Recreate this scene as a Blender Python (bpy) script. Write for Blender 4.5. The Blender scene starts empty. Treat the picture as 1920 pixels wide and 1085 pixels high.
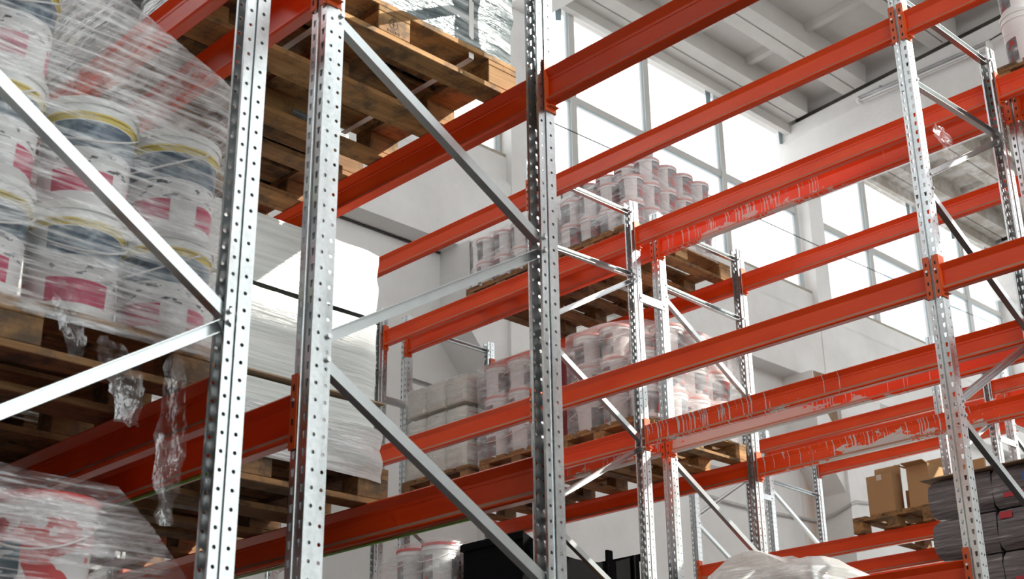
import bpy, math, random
from mathutils import Matrix, Vector
random.seed(7)
SC = bpy.context.scene
COL = SC.collection
PI = math.pi

# ------------------------------------------------------------------ camera
# world: X along the pallet beams (the window wall is at -X), Y along the depth of
# the racks, Z up; the lens is the origin, the floor lies at z = -1.5
FLOOR = -1.5
cam_d = bpy.data.cameras.new('camera')
cam = bpy.data.objects.new('camera', cam_d)
COL.objects.link(cam)
SC.camera = cam
cam_d.sensor_fit = 'HORIZONTAL'
cam_d.sensor_width = 36.0
cam_d.lens = 2574.364 / 1920 * 36
cam_d.clip_start = 0.05
yaw, pit, rol = math.radians(135.51842575), math.radians(22.40852797), math.radians(-0.75818798)
fw = Vector((math.cos(yaw) * math.cos(pit), math.sin(yaw) * math.cos(pit), math.sin(pit)))
r0 = fw.cross(Vector((0, 0, 1))).normalized()
u0 = r0.cross(fw)
rt = math.cos(rol) * r0 + math.sin(rol) * u0
up = -math.sin(rol) * r0 + math.cos(rol) * u0
m = Matrix((rt, up, -fw)).transposed().to_4x4()
cam.matrix_world = m
cam_d.dof.use_dof = True
cam_d.dof.focus_distance = 7.0
cam_d.dof.aperture_fstop = 6.0

# ------------------------------------------------------------------ sky, sun, exposure
SC.view_settings.view_transform = 'Standard'
SC.view_settings.look = 'None'
SC.view_settings.gamma = 1.0
SC.view_settings.use_curve_mapping = False
SC.view_settings.exposure = 0.10
world = bpy.data.worlds.new('sky')
SC.world = world
world.use_nodes = True
bg = world.node_tree.nodes['Background']
bg.inputs[0].default_value = (0.97, 0.985, 1.0, 1)
bg.inputs[1].default_value = 2.1
sun_d = bpy.data.lights.new('sun', 'SUN')
sun_d.energy = 7.0
sun_d.color = (1.0, 0.95, 0.86)
sun_d.angle = math.radians(0.8)
sun = bpy.data.objects.new('sun', sun_d)
COL.objects.link(sun)
SAZ, SEL = math.radians(40), math.radians(31.5)
sdir = Vector((math.cos(SAZ) * math.cos(SEL), math.sin(SAZ) * math.cos(SEL), math.sin(SEL)))
sun.rotation_euler = sdir.to_track_quat('Z', 'Y').to_euler()

# ------------------------------------------------------------------ node helpers
def new_mat(name):
    mt = bpy.data.materials.new(name)
    mt.use_nodes = True
    nt = mt.node_tree
    nt.nodes.clear()
    out = nt.nodes.new('ShaderNodeOutputMaterial')
    return mt, nt, out
def nd(nt, typ, **kw):
    n = nt.nodes.new(typ)
    for k, v in kw.items():
        if k.startswith('i_'):
            key = k[2:]
            key = int(key) if key.isdigit() else key.replace('_', ' ')
            n.inputs[key].default_value = v
        else:
            setattr(n, k, v)
    return n
def lk(nt, a, b):
    nt.links.new(a, b)
def coords(nt, kind='Object', scale=(1, 1, 1), rot=(0, 0, 0)):
    tc = nd(nt, 'ShaderNodeTexCoord')
    mp = nd(nt, 'ShaderNodeMapping')
    mp.inputs['Scale'].default_value = scale
    mp.inputs['Rotation'].default_value = rot
    lk(nt, tc.outputs[kind], mp.inputs['Vector'])
    return mp.outputs['Vector']
def noise(nt, vec, scale, detail=3, rough=0.55):
    n = nd(nt, 'ShaderNodeTexNoise')
    n.inputs['Scale'].default_value = scale
    n.inputs['Detail'].default_value = detail
    n.inputs['Roughness'].default_value = rough
    lk(nt, vec, n.inputs['Vector'])
    return n.outputs['Fac']
def ramp(nt, fac, stops):
    r = nd(nt, 'ShaderNodeValToRGB')
    els = r.color_ramp.elements
    while len(els) < len(stops):
        els.new(0.5)
    for e, (p, c) in zip(els, stops):
        e.position = p
        e.color = c if len(c) == 4 else (*c, 1)
    lk(nt, fac, r.inputs['Fac'])
    return r.outputs['Color']
def math_n(nt, op, a, b=None, c=None):
    n = nd(nt, 'ShaderNodeMath', operation=op)
    for i, v in enumerate((a, b, c)):
        if v is None:
            continue
        if isinstance(v, (int, float)):
            n.inputs[i].default_value = v
        else:
            lk(nt, v, n.inputs[i])
    return n.outputs[0]
def mixc(nt, fac, a, b):
    n = nd(nt, 'ShaderNodeMix', data_type='RGBA')
    for key, v in ((0, fac), (6, a), (7, b)):
        if isinstance(v, (int, float)):
            n.inputs[key].default_value = v
        elif isinstance(v, tuple):
            n.inputs[key].default_value = (*v, 1) if len(v) == 3 else v
        else:
            lk(nt, v, n.inputs[key])
    return n.outputs[2]
def sep(nt, vec):
    s = nd(nt, 'ShaderNodeSeparateXYZ')
    lk(nt, vec, s.inputs[0])
    return s.outputs
def band(nt, v, lo, hi):
    return math_n(nt, 'MULTIPLY', math_n(nt, 'GREATER_THAN', v, lo), math_n(nt, 'LESS_THAN', v, hi))
def bump(nt, h, strength, dist=0.01):
    b = nd(nt, 'ShaderNodeBump')
    b.inputs['Strength'].default_value = strength
    b.inputs['Distance'].default_value = dist
    lk(nt, h, b.inputs['Height'])
    return b.outputs['Normal']
def principled(nt, out, col=None, rough=0.5, metal=0.0, spec=0.5, normal=None):
    p = nd(nt, 'ShaderNodeBsdfPrincipled')
    if col is not None:
        if isinstance(col, tuple):
            p.inputs['Base Color'].default_value = (*col, 1)
        else:
            lk(nt, col, p.inputs['Base Color'])
    if isinstance(rough, (int, float)):
        p.inputs['Roughness'].default_value = rough
    else:
        lk(nt, rough, p.inputs['Roughness'])
    p.inputs['Metallic'].default_value = metal
    p.inputs['Specular IOR Level'].default_value = spec
    if normal is not None:
        lk(nt, normal, p.inputs['Normal'])
    lk(nt, p.outputs[0], out.inputs[0])
    return p
def flat(name, col, rough=0.5, metal=0.0, spec=0.5, var=0.12, scale=9.0):
    mt, nt, out = new_mat(name)
    v = coords(nt)
    n = noise(nt, v, scale, 4)
    c = mixc(nt, n, tuple(x * (1 - var) for x in col), tuple(min(1, x * (1 + var)) for x in col))
    principled(nt, out, c, rough, metal, spec)
    return mt

M = {}
# galvanised steel: cool grey zinc with a faint spangle
mt, nt, out = new_mat('galvanised_steel')
v = coords(nt)
n1 = noise(nt, v, 55, 2)
n2 = noise(nt, coords(nt, scale=(1, 1, 0.25)), 7, 4)
nn = math_n(nt, 'ADD', math_n(nt, 'MULTIPLY', n1, 0.5), math_n(nt, 'MULTIPLY', n2, 0.5))
c = ramp(nt, nn, [(0.3, (0.50, 0.53, 0.535)), (0.7, (0.72, 0.75, 0.76))])
rr = ramp(nt, n2, [(0.3, (0.22,) * 3), (0.7, (0.40,) * 3)])
p = principled(nt, out, c, 0.4, 1.0, 0.5)
lk(nt, rr, p.inputs['Roughness'])
M['steel'] = mt
# worn, dustier galvanised steel for the brace channels
M['brace'] = flat('galvanised_brace', (0.56, 0.595, 0.60), 0.28, 1.0, 0.5, 0.10, 20)
M['bolt'] = flat('zinc_bolt', (0.75, 0.77, 0.76), 0.35, 0.8)
M['dark'] = flat('slot_shadow_black', (0.02, 0.015, 0.015), 0.8)

def paint_mat(name, splash=0.0, drip=0.0, seed=0.0, x_mid=0.5, x_wid=0.3):
    """orange-red shelf paint; splash/drip lay old white wall paint on it"""
    mt, nt, out = new_mat(name)
    v = coords(nt)
    n = noise(nt, coords(nt, scale=(1, 6, 6)), 2.3, 4)
    c = ramp(nt, n, [(0.25, (0.76, 0.052, 0.008)), (0.75, (0.90, 0.088, 0.012))])
    rgh = 0.27
    if splash or drip:
        x, y, z = sep(nt, v)
        w = math_n(nt, 'ABSOLUTE', math_n(nt, 'SUBTRACT', x, x_mid))
        env = math_n(nt, 'SUBTRACT', 1.0, math_n(nt, 'DIVIDE', w, x_wid))
        env = math_n(nt, 'MAXIMUM', env, -0.6)
        mp = nd(nt, 'ShaderNodeMapping')
        mp.inputs['Location'].default_value = (seed, 0, 0)
        mp.inputs['Scale'].default_value = (75, 3, 2.6)
        lk(nt, v, mp.inputs['Vector'])
        dn = noise(nt, mp.outputs[0], 1.0, 1)
        dr = math_n(nt, 'GREATER_THAN', math_n(nt, 'ADD', dn, math_n(nt, 'MULTIPLY', env, drip)), 0.70)
        mp2 = nd(nt, 'ShaderNodeMapping')
        mp2.inputs['Location'].default_value = (seed * 2, 0, 0)
        mp2.inputs['Scale'].default_value = (5, 5, 14)
        lk(nt, v, mp2.inputs['Vector'])
        sn = noise(nt, mp2.outputs[0], 1.0, 5, 0.7)
        low = math_n(nt, 'MULTIPLY', math_n(nt, 'SUBTRACT', 0.075, z), 2.4)
        sp = math_n(nt, 'ADD', math_n(nt, 'ADD', sn, math_n(nt, 'MULTIPLY', env, splash)), low)
        sp = math_n(nt, 'GREATER_THAN', sp, 0.80)
        dots = math_n(nt, 'GREATER_THAN', math_n(nt, 'ADD', noise(nt, v, 60, 1), math_n(nt, 'MULTIPLY', env, 0.05)), 0.77)
        msk = math_n(nt, 'MAXIMUM', math_n(nt, 'MAXIMUM', dr, sp), dots)
        c = mixc(nt, msk, c, (0.62, 0.60, 0.57))
    principled(nt, out, c, rgh, 0.0, 0.30, bump(nt, n, 0.05))
    return mt
M['paint'] = paint_mat('orange_shelf_paint')
M['paint_drip'] = paint_mat('orange_paint_with_white_drips', 0.24, 0.16, 3.1, 0.75, 0.95)
M['paint_splash'] = paint_mat('orange_paint_heavily_splashed_white', 0.52, 0.22, 7.7, 0.55, 1.35)
M['paint_spots'] = paint_mat('orange_paint_with_white_spots', 0.22, 0.13, 11.3, 1.0, 0.9)
M['paint_drip_rear'] = paint_mat('orange_paint_with_a_few_white_drips', 0.06, 0.15, 5.3, 2.66 - 0.45, 0.9)
M['paint_spots_rear'] = paint_mat('orange_paint_with_white_patches', 0.34, 0.13, 1.9, 2.66 - 1.0, 1.0)
M['paint_spots_left'] = paint_mat('orange_paint_with_white_patch_at_one_end', 0.30, 0.16, 4.4, 2.45, 0.7)
M['ledge_sheen'] = flat('painted_sheen_dusty_ledge', (0.40, 0.24, 0.16), 0.6, 0, 0.3, 0.2, 6)  # beige stands in for reflected light on the bevel, with a dusty tone
M['clip'] = flat('orange_end_plate_paint', (0.72, 0.105, 0.018), 0.4, 0, 0.5, 0.08)

# wood
def wood_mat(name, a, b, dirt=0.5):
    mt, nt, out = new_mat(name)
    oi = nd(nt, 'ShaderNodeObjectInfo')
    tc = nd(nt, 'ShaderNodeTexCoord')
    va = nd(nt, 'ShaderNodeVectorMath', operation='ADD')
    lk(nt, tc.outputs['Object'], va.inputs[0])
    vs = nd(nt, 'ShaderNodeVectorMath', operation='SCALE')
    vs.inputs['Scale'].default_value = 9.0
    cmb = nd(nt, 'ShaderNodeCombineXYZ')
    lk(nt, oi.outputs['Random'], cmb.inputs[0])
    lk(nt, oi.outputs['Random'], cmb.inputs[1])
    lk(nt, cmb.outputs[0], vs.inputs[0])
    lk(nt, vs.outputs[0], va.inputs[1])
    mp = nd(nt, 'ShaderNodeMapping')
    mp.inputs['Scale'].default_value = (42, 2.2, 42)
    lk(nt, va.outputs[0], mp.inputs['Vector'])
    g = noise(nt, mp.outputs[0], 1.0, 6, 0.65)
    d = noise(nt, va.outputs[0], 7.0, 5, 0.7)
    c = ramp(nt, g, [(0.3, a), (0.7, b)])
    dm = ramp(nt, d, [(0.48, (0, 0, 0)), (0.62, (dirt,) * 3)])
    c = mixc(nt, dm, c, (0.10, 0.075, 0.055))
    tint = mixc(nt, oi.outputs['Random'], (0.72, 0.70, 0.68), (1.08, 1.0, 0.92))
    mm = nd(nt, 'ShaderNodeMix', data_type='RGBA', blend_type='MULTIPLY')
    mm.inputs[0].default_value = 1.0
    lk(nt, c, mm.inputs[6]); lk(nt, tint, mm.inputs[7])
    principled(nt, out, mm.outputs[2], 0.7, 0, 0.25, bump(nt, g, 0.35))
    return mt
M['wood'] = wood_mat('weathered_pallet_wood', (0.20, 0.105, 0.045), (0.40, 0.235, 0.11), 0.85)
M['wood_new'] = wood_mat('fresh_pallet_wood', (0.27, 0.145, 0.055), (0.50, 0.31, 0.135), 0.8)
M['card'] = flat('brown_cardboard', (0.47, 0.29, 0.14), 0.75, 0, 0.2, 0.08, 5)
M['card_in'] = flat('cardboard_inside', (0.38, 0.22, 0.10), 0.8, 0, 0.2, 0.08, 5)
M['tape'] = flat('clear_parcel_tape', (0.72, 0.66, 0.55), 0.25)
M['stamp'] = flat('burnt_stamp_ink', (0.10, 0.055, 0.03), 0.8)

# plaster
mt, nt, out = new_mat('whitewashed_plaster')
v = coords(nt)
n1 = noise(nt, v, 1.1, 5, 0.6)
n2 = noise(nt, v, 14, 5, 0.6)
c = ramp(nt, n1, [(0.3, (0.74, 0.73, 0.705)), (0.65, (0.86, 0.855, 0.84))])
pit = ramp(nt, n2, [(0.68, (0, 0, 0)), (0.76, (0.35,) * 3)])
c = mixc(nt, pit, c, (0.42, 0.39, 0.35))
principled(nt, out, c, 0.85, 0, 0.2, bump(nt, n2, 0.3, 0.02))
M['plaster'] = mt
# lower wall: same plaster with a rust run in the corner behind the far racks
mt, nt, out = new_mat('plaster_with_rust_run')
v = coords(nt)
n1 = noise(nt, v, 0.9, 5, 0.6)
c = ramp(nt, n1, [(0.3, (0.73, 0.72, 0.69)), (0.65, (0.85, 0.845, 0.83))])
x, y, z = sep(nt, v)
rn = noise(nt, coords(nt, scale=(1, 9, 0.5)), 2.0, 4)
d = math_n(nt, 'ABSOLUTE', math_n(nt, 'SUBTRACT', y, 16.1))
rm = math_n(nt, 'SUBTRACT', math_n(nt, 'ADD', 0.28, math_n(nt, 'MULTIPLY', rn, 0.9)), math_n(nt, 'MULTIPLY', d, 2.6))
rm = math_n(nt, 'MULTIPLY', math_n(nt, 'MINIMUM', math_n(nt, 'MAXIMUM', rm, 0), 1), math_n(nt, 'LESS_THAN', z, 6.1))
c = mixc(nt, math_n(nt, 'MULTIPLY', rm, 0.85), c, (0.50, 0.30, 0.17))
principled(nt, out, c, 0.88, 0, 0.2, bump(nt, n1, 0.2, 0.02))
M['plaster_low'] = mt
mt, nt, out = new_mat('ceiling_whitewash')
v = coords(nt)
n1 = noise(nt, v, 0.7, 6, 0.65)
n2 = noise(nt, v, 2.6, 6, 0.7)
x, y, z = sep(nt, v)
c = ramp(nt, n1, [(0.3, (0.50, 0.48, 0.45)), (0.7, (0.62, 0.60, 0.57))])
far = math_n(nt, 'MULTIPLY', math_n(nt, 'GREATER_THAN', y, 16.6), 0.30)
st = ramp(nt, math_n(nt, 'ADD', n2, far), [(0.70, (0, 0, 0)), (0.86, (0.8,) * 3)])
c = mixc(nt, st, c, (0.34, 0.30, 0.25))
principled(nt, out, c, 0.9, 0, 0.15, bump(nt, n2, 0.2, 0.02))
M['ceiling'] = mt
M['concrete'] = flat('raw_concrete', (0.30, 0.27, 0.23), 0.9, 0, 0.2, 0.25, 12)
M['rust'] = flat('rusty_broken_plaster', (0.30, 0.20, 0.13), 0.9, 0, 0.2, 0.45, 8)
M['sill'] = flat('cracked_window_sill', (0.42, 0.38, 0.31), 0.9, 0, 0.2, 0.3, 14)
M['floor'] = flat('grey_concrete_floor', (0.055, 0.053, 0.05), 0.6, 0, 0.3, 0.15, 2)
M['wall_dark'] = flat('dark_light_block', (0.09, 0.087, 0.085), 0.8, 0, 0.2, 0.2, 1)
M['crack'] = flat('dark_gap', (0.10, 0.088, 0.075), 0.9, 0, 0.2, 0.6, 9)
M['pvc'] = flat('white_window_profile', (0.60, 0.595, 0.57), 0.35, 0, 0.5, 0.03)
M['gasket'] = flat('blue_grey_gasket', (0.25, 0.34, 0.38), 0.4)
M['bluewall'] = flat('pale_blue_facade', (0.62, 0.76, 0.82), 0.9, 0, 0.2, 0.1, 1.5)
M['cable'] = flat('black_cable', (0.03, 0.028, 0.026), 0.5)
M['pipe'] = flat('grey_conduit', (0.50, 0.49, 0.47), 0.5)
M['white_pl'] = flat('white_bucket_plastic', (0.80, 0.79, 0.77), 0.35, 0, 0.5, 0.03)
M['red_pl'] = flat('red_plastic', (0.62, 0.05, 0.045), 0.38, 0, 0.5, 0.08)
M['pink_pl'] = flat('faded_red_plastic', (0.74, 0.36, 0.33), 0.4, 0, 0.5, 0.06)
M['dkred'] = flat('dark_red_plastic', (0.22, 0.025, 0.03), 0.35, 0, 0.5, 0.2)
M['black_pl'] = flat('black_crate_plastic', (0.005, 0.005, 0.0055), 0.7, 0, 0.04, 0.2)
M['canister'] = flat('milky_canister_plastic', (0.70, 0.70, 0.62), 0.32, 0, 0.5, 0.06, 4)
M['paper'] = flat('white_label_paper', (0.84, 0.82, 0.80), 0.5, 0, 0.3, 0.04)
M['strap'] = flat('white_pallet_strap', (0.80, 0.78, 0.74), 0.35)
M['green'] = flat('green_strap', (0.22, 0.55, 0.05), 0.4)
M['kraft'] = flat('brown_layer_board', (0.38, 0.27, 0.17), 0.8)
mt, nt, out = new_mat('dark_sack_film')
n = noise(nt, coords(nt, 'Object', (4, 3, 60)), 1.0, 4, 0.65)
c = ramp(nt, n, [(0.35, (0.085, 0.08, 0.082)), (0.6, (0.20, 0.19, 0.19)), (0.72, (0.42, 0.41, 0.41))])
principled(nt, out, c, 0.3, 0, 0.6, bump(nt, n, 0.5, 0.02))
M['foil_blk'] = mt
M['blue_print'] = flat('blue_print', (0.05, 0.18, 0.48), 0.35)
M['red_print'] = flat('red_print', (0.55, 0.04, 0.06), 0.35)
M['lamp_body'] = flat('lamp_grey_plastic', (0.34, 0.33, 0.33), 0.4)

# printed paint bucket of the near stack: yellow rim line, dark blue panel, magenta foot
def bucket_mat(name, near):
    mt, nt, out = new_mat(name)
    v = coords(nt)
    x, y, z = sep(nt, v)
    ang = math_n(nt, 'ARCTAN2', y, x)
    white = (0.86, 0.855, 0.85)
    blot = noise(nt, coords(nt, scale=(1, 1, 1)), 16, 3)
    if near:
        text = math_n(nt, 'GREATER_THAN', noise(nt, coords(nt, scale=(26, 26, 70)), 1.0, 1), 0.62)
        lines = math_n(nt, 'MULTIPLY', text, band(nt, z, 0.11, 0.165))
        panel = band(nt, math_n(nt, 'ABSOLUTE', ang), 0.0, 2.35)
        c = mixc(nt, lines, white, (0.10, 0.10, 0.12))
        c = mixc(nt, math_n(nt, 'MULTIPLY', band(nt, z, 0.035, 0.105), math_n(nt, 'GREATER_THAN', math_n(nt, 'SINE', math_n(nt, 'MULTIPLY', ang, 3.0)), -0.55)), c, (0.58, 0.05, 0.13))
        c = mixc(nt, math_n(nt, 'MULTIPLY', band(nt, z, 0.172, 0.255), panel), c,
                 ramp(nt, blot, [(0.42, (0.05, 0.09, 0.15)), (0.58, (0.25, 0.33, 0.38))]))
        c = mixc(nt, band(nt, z, 0.258, 0.278), c, (0.75, 0.56, 0.05))
    else:
        pan = math_n(nt, 'GREATER_THAN', math_n(nt, 'SINE', math_n(nt, 'MULTIPLY', ang, 2.0)), -0.45)
        pan = math_n(nt, 'MULTIPLY', pan, band(nt, z, 0.025, 0.18))
        art = ramp(nt, blot, [(0.38, (0.50, 0.05, 0.04)), (0.43, (0.17, 0.18, 0.19)), (0.62, (0.30, 0.31, 0.32)), (0.68, (0.70, 0.69, 0.68))])
        c = mixc(nt, pan, white, art)
    principled(nt, out, c, 0.35, 0, 0.5)
    return mt
M['bkt_near'] = bucket_mat('printed_paint_bucket', True)
M['bkt_far'] = bucket_mat('grey_label_bucket', False)
# red and white bucket
mt, nt, out = new_mat('red_white_bucket')
v = coords(nt)
x, y, z = sep(nt, v)
ang = math_n(nt, 'ARCTAN2', y, x)
nb = noise(nt, v, 11, 2)
c = mixc(nt, math_n(nt, 'MULTIPLY', band(nt, z, 0.05, 0.25), math_n(nt, 'GREATER_THAN', nb, 0.45)), (0.80, 0.79, 0.78), (0.60, 0.045, 0.045))
pan = math_n(nt, 'MULTIPLY', band(nt, z, 0.09, 0.19), math_n(nt, 'GREATER_THAN', math_n(nt, 'SINE', math_n(nt, 'MULTIPLY', ang, 2.0)), 0.45))
txt = math_n(nt, 'GREATER_THAN', noise(nt, coords(nt, scale=(18, 18, 45)), 1.0, 1), 0.58)
c = mixc(nt, pan, c, mixc(nt, txt, (0.02, 0.09, 0.13), (0.55, 0.62, 0.64)))
principled(nt, out, c, 0.35, 0, 0.5)
M['bkt_red'] = mt

# stretch film: a clear skin that turns milky and glossy where it is pulled into strands
def film_mat(name, lo, hi, milk, axis_scale, tint=(0.86, 0.87, 0.88), bstr=0.6, r0_=0.42, r1_=0.68):
    mt, nt, out = new_mat(name)
    vec = coords(nt, 'Object', axis_scale, (0.05, 0.04, 0.0))
    n = noise(nt, vec, 1.0, 4, 0.6)
    vec2 = coords(nt, 'Object', (5, 5, 9))
    n2 = noise(nt, vec2, 1.0, 3, 0.6)
    f = math_n(nt, 'ADD', math_n(nt, 'MULTIPLY', n, 0.65), math_n(nt, 'MULTIPLY', n2, 0.35))
    fac = ramp(nt, f, [(r0_, (lo,) * 3), (r1_, (hi,) * 3)])
    nrm = bump(nt, f, bstr, 0.03)
    tr = nd(nt, 'ShaderNodeBsdfTransparent')
    gl = nd(nt, 'ShaderNodeBsdfGlossy')
    gl.inputs['Roughness'].default_value = 0.12
    gl.inputs['Color'].default_value = (0.95, 0.96, 0.97, 1)
    lk(nt, nrm, gl.inputs['Normal'])
    df = nd(nt, 'ShaderNodeBsdfDiffuse')
    df.inputs['Color'].default_value = (*tint, 1)
    tl = nd(nt, 'ShaderNodeBsdfTranslucent')
    tl.inputs['Color'].default_value = (*tint, 1)
    m1 = nd(nt, 'ShaderNodeMixShader'); m1.inputs[0].default_value = 0.4
    lk(nt, df.outputs[0], m1.inputs[1]); lk(nt, tl.outputs[0], m1.inputs[2])
    m2 = nd(nt, 'ShaderNodeMixShader'); m2.inputs[0].default_value = milk
    lk(nt, gl.outputs[0], m2.inputs[1]); lk(nt, m1.outputs[0], m2.inputs[2])
    m3 = nd(nt, 'ShaderNodeMixShader')
    lk(nt, fac, m3.inputs[0])
    lk(nt, tr.outputs[0], m3.inputs[1]); lk(nt, m2.outputs[0], m3.inputs[2])
    lk(nt, m3.outputs[0], out.inputs[0])
    return mt
M['film'] = film_mat('clear_stretch_film', 0.06, 0.86, 0.68, (4, 3, 70), (0.97, 0.97, 0.97), r0_=0.44, r1_=0.64, bstr=0.9)
M['film_far'] = film_mat('clear_stretch_film_far', 0.12, 0.62, 0.66, (3, 3, 30))
M['film_thick'] = film_mat('milky_stretch_film', 0.62, 0.97, 0.62, (3, 2.5, 40), (0.83, 0.85, 0.84), 0.5)
M['cover'] = film_mat('clear_lamp_cover', 0.14, 0.22, 0.3, (2, 2, 2), bstr=0.0)
M['film_tail'] = film_mat('crumpled_film', 0.06, 0.42, 0.5, (22, 22, 9))
# dark load under glossy film
mt, nt, out = new_mat('dark_glossy_film')
n = noise(nt, coords(nt, 'Object', (3, 2.5, 26), (0.25, 0.1, 0)), 1.0, 4, 0.6)
c = ramp(nt, n, [(0.40, (0.10, 0.13, 0.14)), (0.52, (0.34, 0.39, 0.40)), (0.62, (0.80, 0.83, 0.83))])
principled(nt, out, c, 0.17, 0.25, 0.8, bump(nt, n, 0.8, 0.04))
M['foil'] = mt
# milky packs
mt, nt, out = new_mat('milky_wrapped_packs')
n = noise(nt, coords(nt, 'Object', (3, 2.0, 46), (0.06, 0.0, 0)), 1.0, 4, 0.6)
c = ramp(nt, n, [(0.35, (0.60, 0.63, 0.60)), (0.65, (0.78, 0.80, 0.78))])
principled(nt, out, c, 0.24, 0, 0.6, bump(nt, n, 0.45, 0.02))
M['packs'] = mt
# window glass: clear pane with a faint mirror
mt, nt, out = new_mat('window_glass')
tr = nd(nt, 'ShaderNodeBsdfTransparent'); gl = nd(nt, 'ShaderNodeBsdfGlossy')
gl.inputs['Roughness'].default_value = 0.02
ms = nd(nt, 'ShaderNodeMixShader'); ms.inputs[0].default_value = 0.04
lk(nt, tr.outputs[0], ms.inputs[1]); lk(nt, gl.outputs[0], ms.inputs[2])
lk(nt, ms.outputs[0], out.inputs[0])
M['glass'] = mt

# unseen translucent panel in the opposite wall, added to brighten the racks
mt, nt, out = new_mat('added_frosted_panel')
tl = nd(nt, 'ShaderNodeBsdfTranslucent'); tl.inputs['Color'].default_value = (0.92, 0.95, 0.96, 1)
df = nd(nt, 'ShaderNodeBsdfDiffuse'); df.inputs['Color'].default_value = (0.8, 0.82, 0.83, 1)
fr_n = noise(nt, coords(nt), 3, 2)
ms = nd(nt, 'ShaderNodeMixShader')
lk(nt, ramp(nt, fr_n, [(0.3, (0.06,) * 3), (0.7, (0.12,) * 3)]), ms.inputs[0])
lk(nt, tl.outputs[0], ms.inputs[1]); lk(nt, df.outputs[0], ms.inputs[2])
lk(nt, ms.outputs[0], out.inputs[0])
M['frosted'] = mt
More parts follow.
